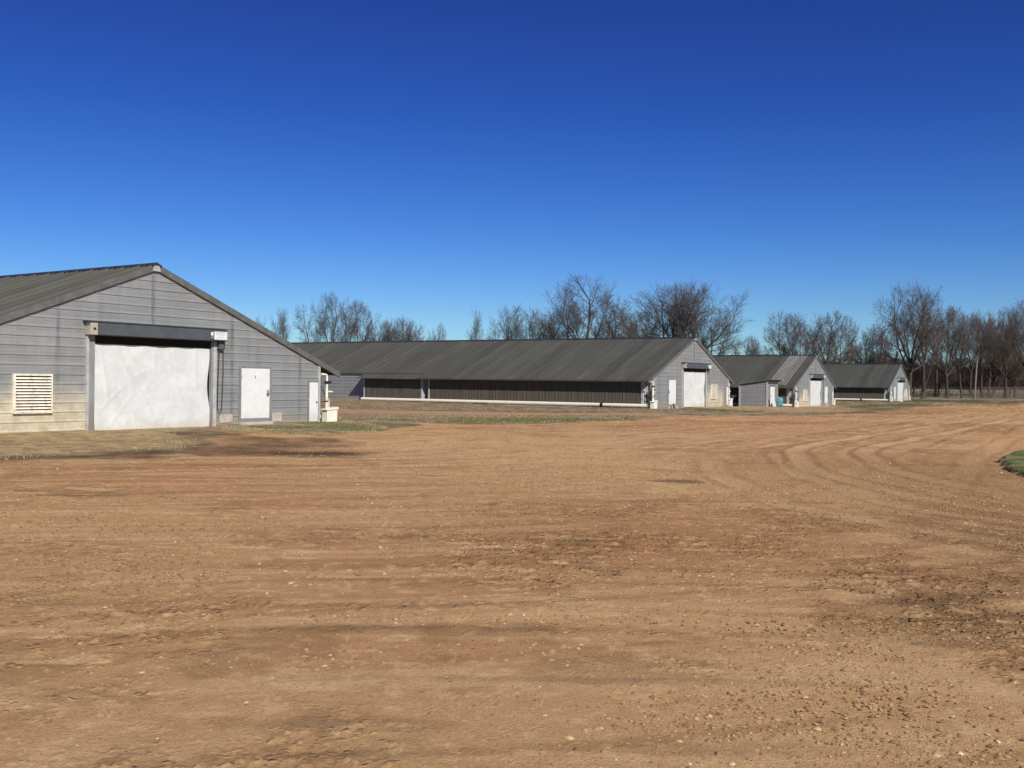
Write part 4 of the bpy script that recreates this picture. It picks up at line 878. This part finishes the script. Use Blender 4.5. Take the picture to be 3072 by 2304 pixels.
#TREES_BEGIN
TREES = [
    ('open2', -63.7, 262.0, 20.5, 0.4, 0, 0.80, 'leaning bare tree at the far left, just right of the nearest shed roof'),
    ('open', -59.3, 255.0, 19.5, 2.1, 0, 0.62, 'slim bare tree beside the far left leaning one, above the second shed roof'),
    ('open2', -51.5, 258.0, 21.0, 3.4, 0, 0.80, 'bare tree leaning left, beside the tall one over the left roof end'),
    ('tall2', -45.2, 250.0, 23.3, 1.0, 0, 0.85, 'tall spreading bare tree over the left end of the long roof'),
    ('thin', -44.0, 262.0, 22.7, 0.2, 0, 0.95, 'narrow upright bare tree right of the tall one over the left roof end'),
    ('vase', -39.5, 258.0, 22.0, 2.7, 0, 0.80, 'round-headed bare tree fourth from left behind the long roof'),
    ('bush', -33.8, 262.0, 17.4, 0.5, 0, 0.75, 'low bushy bare tree in the dip behind the long roof'),
    ('bush', -27.9, 258.0, 17.9, 2.5, 0, 0.80, 'wide low bare tree, last before the gap of sky'),
    ('vase2', -20.6, 275.0, 17.4, 1.1, 0, 0.50, 'small lone bare tree in the sky gap above the long roof'),
    ('open', -7.9, 240.0, 19.0, 5.1, 0, 0.75, 'crooked thin bare tree just right of the sky gap'),
    ('vase', -1.1, 245.0, 20.6, 3.9, 0, 0.95, 'upright bare tree second right of the sky gap'),
    ('vase2', 4.6, 245.0, 19.8, 1.8, 0, 0.95, 'dense-twigged bare tree left of the tall cottonwood-like pair'),
    ('thin', 8.0, 250.0, 19.0, 1.5, 0, 1.10, 'thin bare tree squeezed left of the big forked one'),
    ('vase', 12.2, 238.0, 20.7, 5.6, 0, 1.10, 'dark bare tree hugging the left side of the big forked one'),
    ('tall', 17.8, 230.0, 26.5, 0.9, 0, 1.30, 'tallest bare tree above the middle of the long roof'),
    ('thin', 26.7, 245.0, 23.6, 3.0, 0, 1.30, 'slender bare tree between the two biggest trees behind the long roof'),
    ('bush', 31.2, 240.0, 19.0, 4.2, 0, 0.85, 'low bare tree under the left side of the broad oak'),
    ('oak', 35.9, 222.0, 24.0, 0.0, 0, 1.45, 'broad round-crowned bare oak above the end of the long roof'),
    ('oak2', 40.1, 226.0, 24.8, 2.2, 0, 1.35, 'second trunk of the broad crown above the second shed gable'),
    ('vase2', 42.5, 215.0, 17.9, 0.4, 0, 1.15, 'bare tree leaning right behind the second shed gable'),
    ('bush', 62.9, 262.0, 14.7, 1.9, 0, 0.45, 'low scrubby bare tree between second and third shed roofs'),
    ('vase', 63.5, 235.0, 19.0, 2.6, 0, 1.10, 'fan-shaped bare tree above the third shed roof'),
    ('vase2', 69.0, 240.0, 18.9, 4.4, 0, 0.95, 'bare tree right of the fan-shaped one, above the third roof'),
    ('vase', 67.6, 215.0, 18.1, 5.0, 1, 1.15, 'dark double-trunked bare tree right of the third shed gable'),
    ('vase2', 72.9, 222.0, 17.3, 0.8, 1, 0.85, 'dark bare tree above the left end of the farthest roof'),
    ('vase2', 82.4, 232.0, 15.6, 1.3, 0, 1.10, 'pale-twigged bare tree above the middle of the farthest roof'),
    ('vase', 83.7, 226.0, 16.9, 3.3, 0, 1.10, 'bare tree with many upright stems above the farthest gable'),
    ('tall2', 72.4, 182.0, 20.7, 0.0, 1, 1.15, 'tallest dark bare tree right of the farthest shed'),
    ('tall', 78.4, 190.0, 19.7, 2.0, 1, 1.00, 'dark bare tree close behind the tallest one on the right'),
    ('lean', 75.2, 184.0, 12.1, 0.0, 1, 1.00, 'thin dark tree leaning right by the tallest one'),
    ('tall2', 89.7, 206.0, 18.5, 4.0, 1, 0.90, 'dark bare tree with straight trunk, left of the tall pole'),
    ('oak2', 93.6, 208.0, 17.8, 0.6, 1, 0.75, 'dark forked bare tree next left of the tall pole'),
    ('open', 104.4, 222.0, 17.6, 0.9, 1, 1.10, 'dark bare tree behind and right of the tall pole'),
    ('bush', 115.7, 240.0, 18.4, 2.9, 1, 0.80, 'dark bushy bare tree between the pole and the right edge'),
    ('tall2', 104.7, 212.0, 18.9, 5.3, 1, 0.85, 'dark bare tree with pale stripped trunk by the right edge'),
    ('tall', 103.4, 200.0, 19.6, 1.0, 1, 0.90, 'dark bare tree cut by the right edge of view'),
    ('vase', 118.4, 235.0, 18.9, 3.0, 1, 0.90, 'thin dark tree just left of the right edge'),
    ('vase', 108.4, 236.0, 18.9, 1.9, 1, 1.00, 'dark bare tree close behind the pole'),
    ('open2', 95.8, 226.0, 19.6, 4.6, 1, 1.10, 'dark open-crowned tree between the tallest tree and the straight-trunked one'),
    ('oak2', 125.0, 262.0, 21.9, 3.8, 1, 0.80, 'broad dark tree farther back, between the pole and the stripped trunk'),
    ('bush', 99.1, 232.0, 8.9, 1.0, 1, 1.10, 'low dark thicket tree left of the straight-trunked tree'),
    ('bush', 117.7, 236.0, 11.9, 0.6, 1, 1.10, 'low dark thicket tree by the right edge'),
    ('vase2', 10.0, 252.0, 17.9, 2.2, 0, 0.90, 'grey bare tree filling behind the dark one left of the tallest'),
    ('bush', 23.7, 250.0, 17.5, 1.2, 0, 0.90, 'low bare tree filling beneath the slender one behind the long roof'),
    ('bush', 88.6, 228.0, 8.7, 0.0, 1, 1.00, 'low dark thicket tree right behind the farthest shed'),
    ('bush', 86.4, 215.0, 7.6, 2.0, 1, 1.00, 'low dark thicket tree between the tallest trunks'),
]
for k, x, y, H, rot, dk, wd, lab in TREES: tree(k, x, y, H, rot, lab, bool(dk), wd)

# far wood beyond the pale field: reads as one mass
def far_wood():
    rg = np.random.default_rng(77); src = []
    for sd in (31, 32, 33):
        T, C_ = tree_mesh(sd, 12, 4.6, 2.5, 6, 48, .22, .62, 0, .05); V = np.array(T[0] + C_[0]); F = np.array(T[1] + [tuple(i + len(T[0]) for i in f) for f in C_[1]]); src.append((V, F))
    VV = []; FF = []; o = 0
    for k in range(210):
        V, F = src[k % 3]; a = rg.random() * 6.28; s = .75 + .5 * rg.random(); t = -18 + 72 * ((k + rg.random()) / 210); r = 395 + 90 * rg.random(); t = math.radians(t); x, y = r * math.sin(t), r * math.cos(t)
        if t < math.radians(12): continue
        W = np.stack([(V[:, 0] * math.cos(a) - V[:, 1] * math.sin(a)) * s * 1.5 + x, (V[:, 0] * math.sin(a) + V[:, 1] * math.cos(a)) * s * 1.5 + y, V[:, 2] * s + tz(x, y) - .3], -1); VV.append(W); FF.append(F + o); o += len(V)
    # dense understorey brush
    n = 90000; t = np.radians(11 + rg.random(n) * 44); r = 400 + 70 * rg.random(n); x, y = r * np.sin(t), r * np.cos(t); z = terrain(x, y); h = 1.5 + 5.5 * rg.random(n) ** 1.5 ; l = (rg.random((n, 2)) - .5) * 3; wd = .10
    B = np.stack([np.stack([x - wd, y, z], -1), np.stack([x + wd, y, z], -1), np.stack([x + l[:, 0] + .04, y + l[:, 1], z + h], -1), np.stack([x + l[:, 0] - .04, y + l[:, 1], z + h], -1)], 1).reshape(-1, 3)
    VV.append(B); FF.append(np.arange(4 * n).reshape(-1, 4) + o)
    return tag(np_mesh('far_wood', np.concatenate(VV), np.concatenate(FF), M['farwood']), 'dark bare wood along the far side of the field', 'wood', kind='stuff')
far_wood()
def underbrush():
    rg = np.random.default_rng(5); n = 9000; y = 205 + 50 * rg.random(n); k = rg.random(n); x = y * (.40 + .32 * k) ; z = terrain(x, y); cl = fbm(x, y, 7., 3, 401); m = cl > .53; x, y, z, cl = x[m], y[m], z[m], cl[m]; n = len(x)
    h = (.3 + 3.4 * rg.random(n) ** 2) * (.25 + 3 * (cl - .53) / .2); h = np.clip(h, .2, 2.4); l = (rg.random((n, 2)) - .5) * 1.4; w_ = .022
    B = np.stack([np.stack([x - w_, y, z], -1), np.stack([x + w_, y, z], -1), np.stack([x + l[:, 0] + .01, y + l[:, 1], z + h], -1), np.stack([x + l[:, 0] - .01, y + l[:, 1], z + h], -1)], 1).reshape(-1, 3)
    return tag(np_mesh('underbrush', B, np.arange(4 * n).reshape(-1, 4), M['twig_dark']), 'dark leafless brush tangled under the right-hand trees', 'brush', kind='stuff')
underbrush()
# utility pole and field fence
def pole(x, y, h, r_, lean, lab, nm='utility_pole'):
    mb = MB(); mb.tube([(0, 0, -.5), (lean * .5, 0, h * .5), (lean, 0, h)], r_, 10, r1=r_ * .65); mb.tube([(lean, 0, h), (lean, 0, h + .05)], r_ * .7, 8); o = mb.build(nm, M['wood']); o.location = (x, y, tz(x, y)); return tag(o, lab, 'pole')
pole(85.36, 184.3, 7.9, .19, .45, 'bare grey wooden pole leaning slightly among the right-hand trees')
pole(-51.7, 250, 12.8, .28, 0, 'short dark pole top above the left end of the long roof')
fr = empty('field_fence', (60, 190, tz(60, 190))); tag(fr, 'thin post and wire fence along the near edge of the pale field', 'fence')
pm = MB(); pm.tube([(0, 0, -.4), (0, 0, 1.25)], .065, 6); k = 0; pts = []
for k in range(34):
    x, y = 6 + k * 3.9, -14 + k * 1.5 + 0; gx, gy = 60 + x, 190 + y; z = tz(gx, gy) - tz(60, 190); pts.append((x, y, z))
    o = pm.build('fence_post', M['wood'], fr) if k == 0 else link('fence_post', o.data, None, fr)
    o.location = (x, y, z); o.rotation_euler = (random.Random(k).uniform(-.05, .05), random.Random(k + 50).uniform(-.06, .06), 0)
for hh in (.35, .7, 1.1):
    mb = MB(); mb.tube([(a, b, c + hh) for a, b, c in pts], .012, 4, cap=False); mb.build('fence_wire', M['bark_dark'], fr)
#TREES_END

print('objects', len(bpy.data.objects))
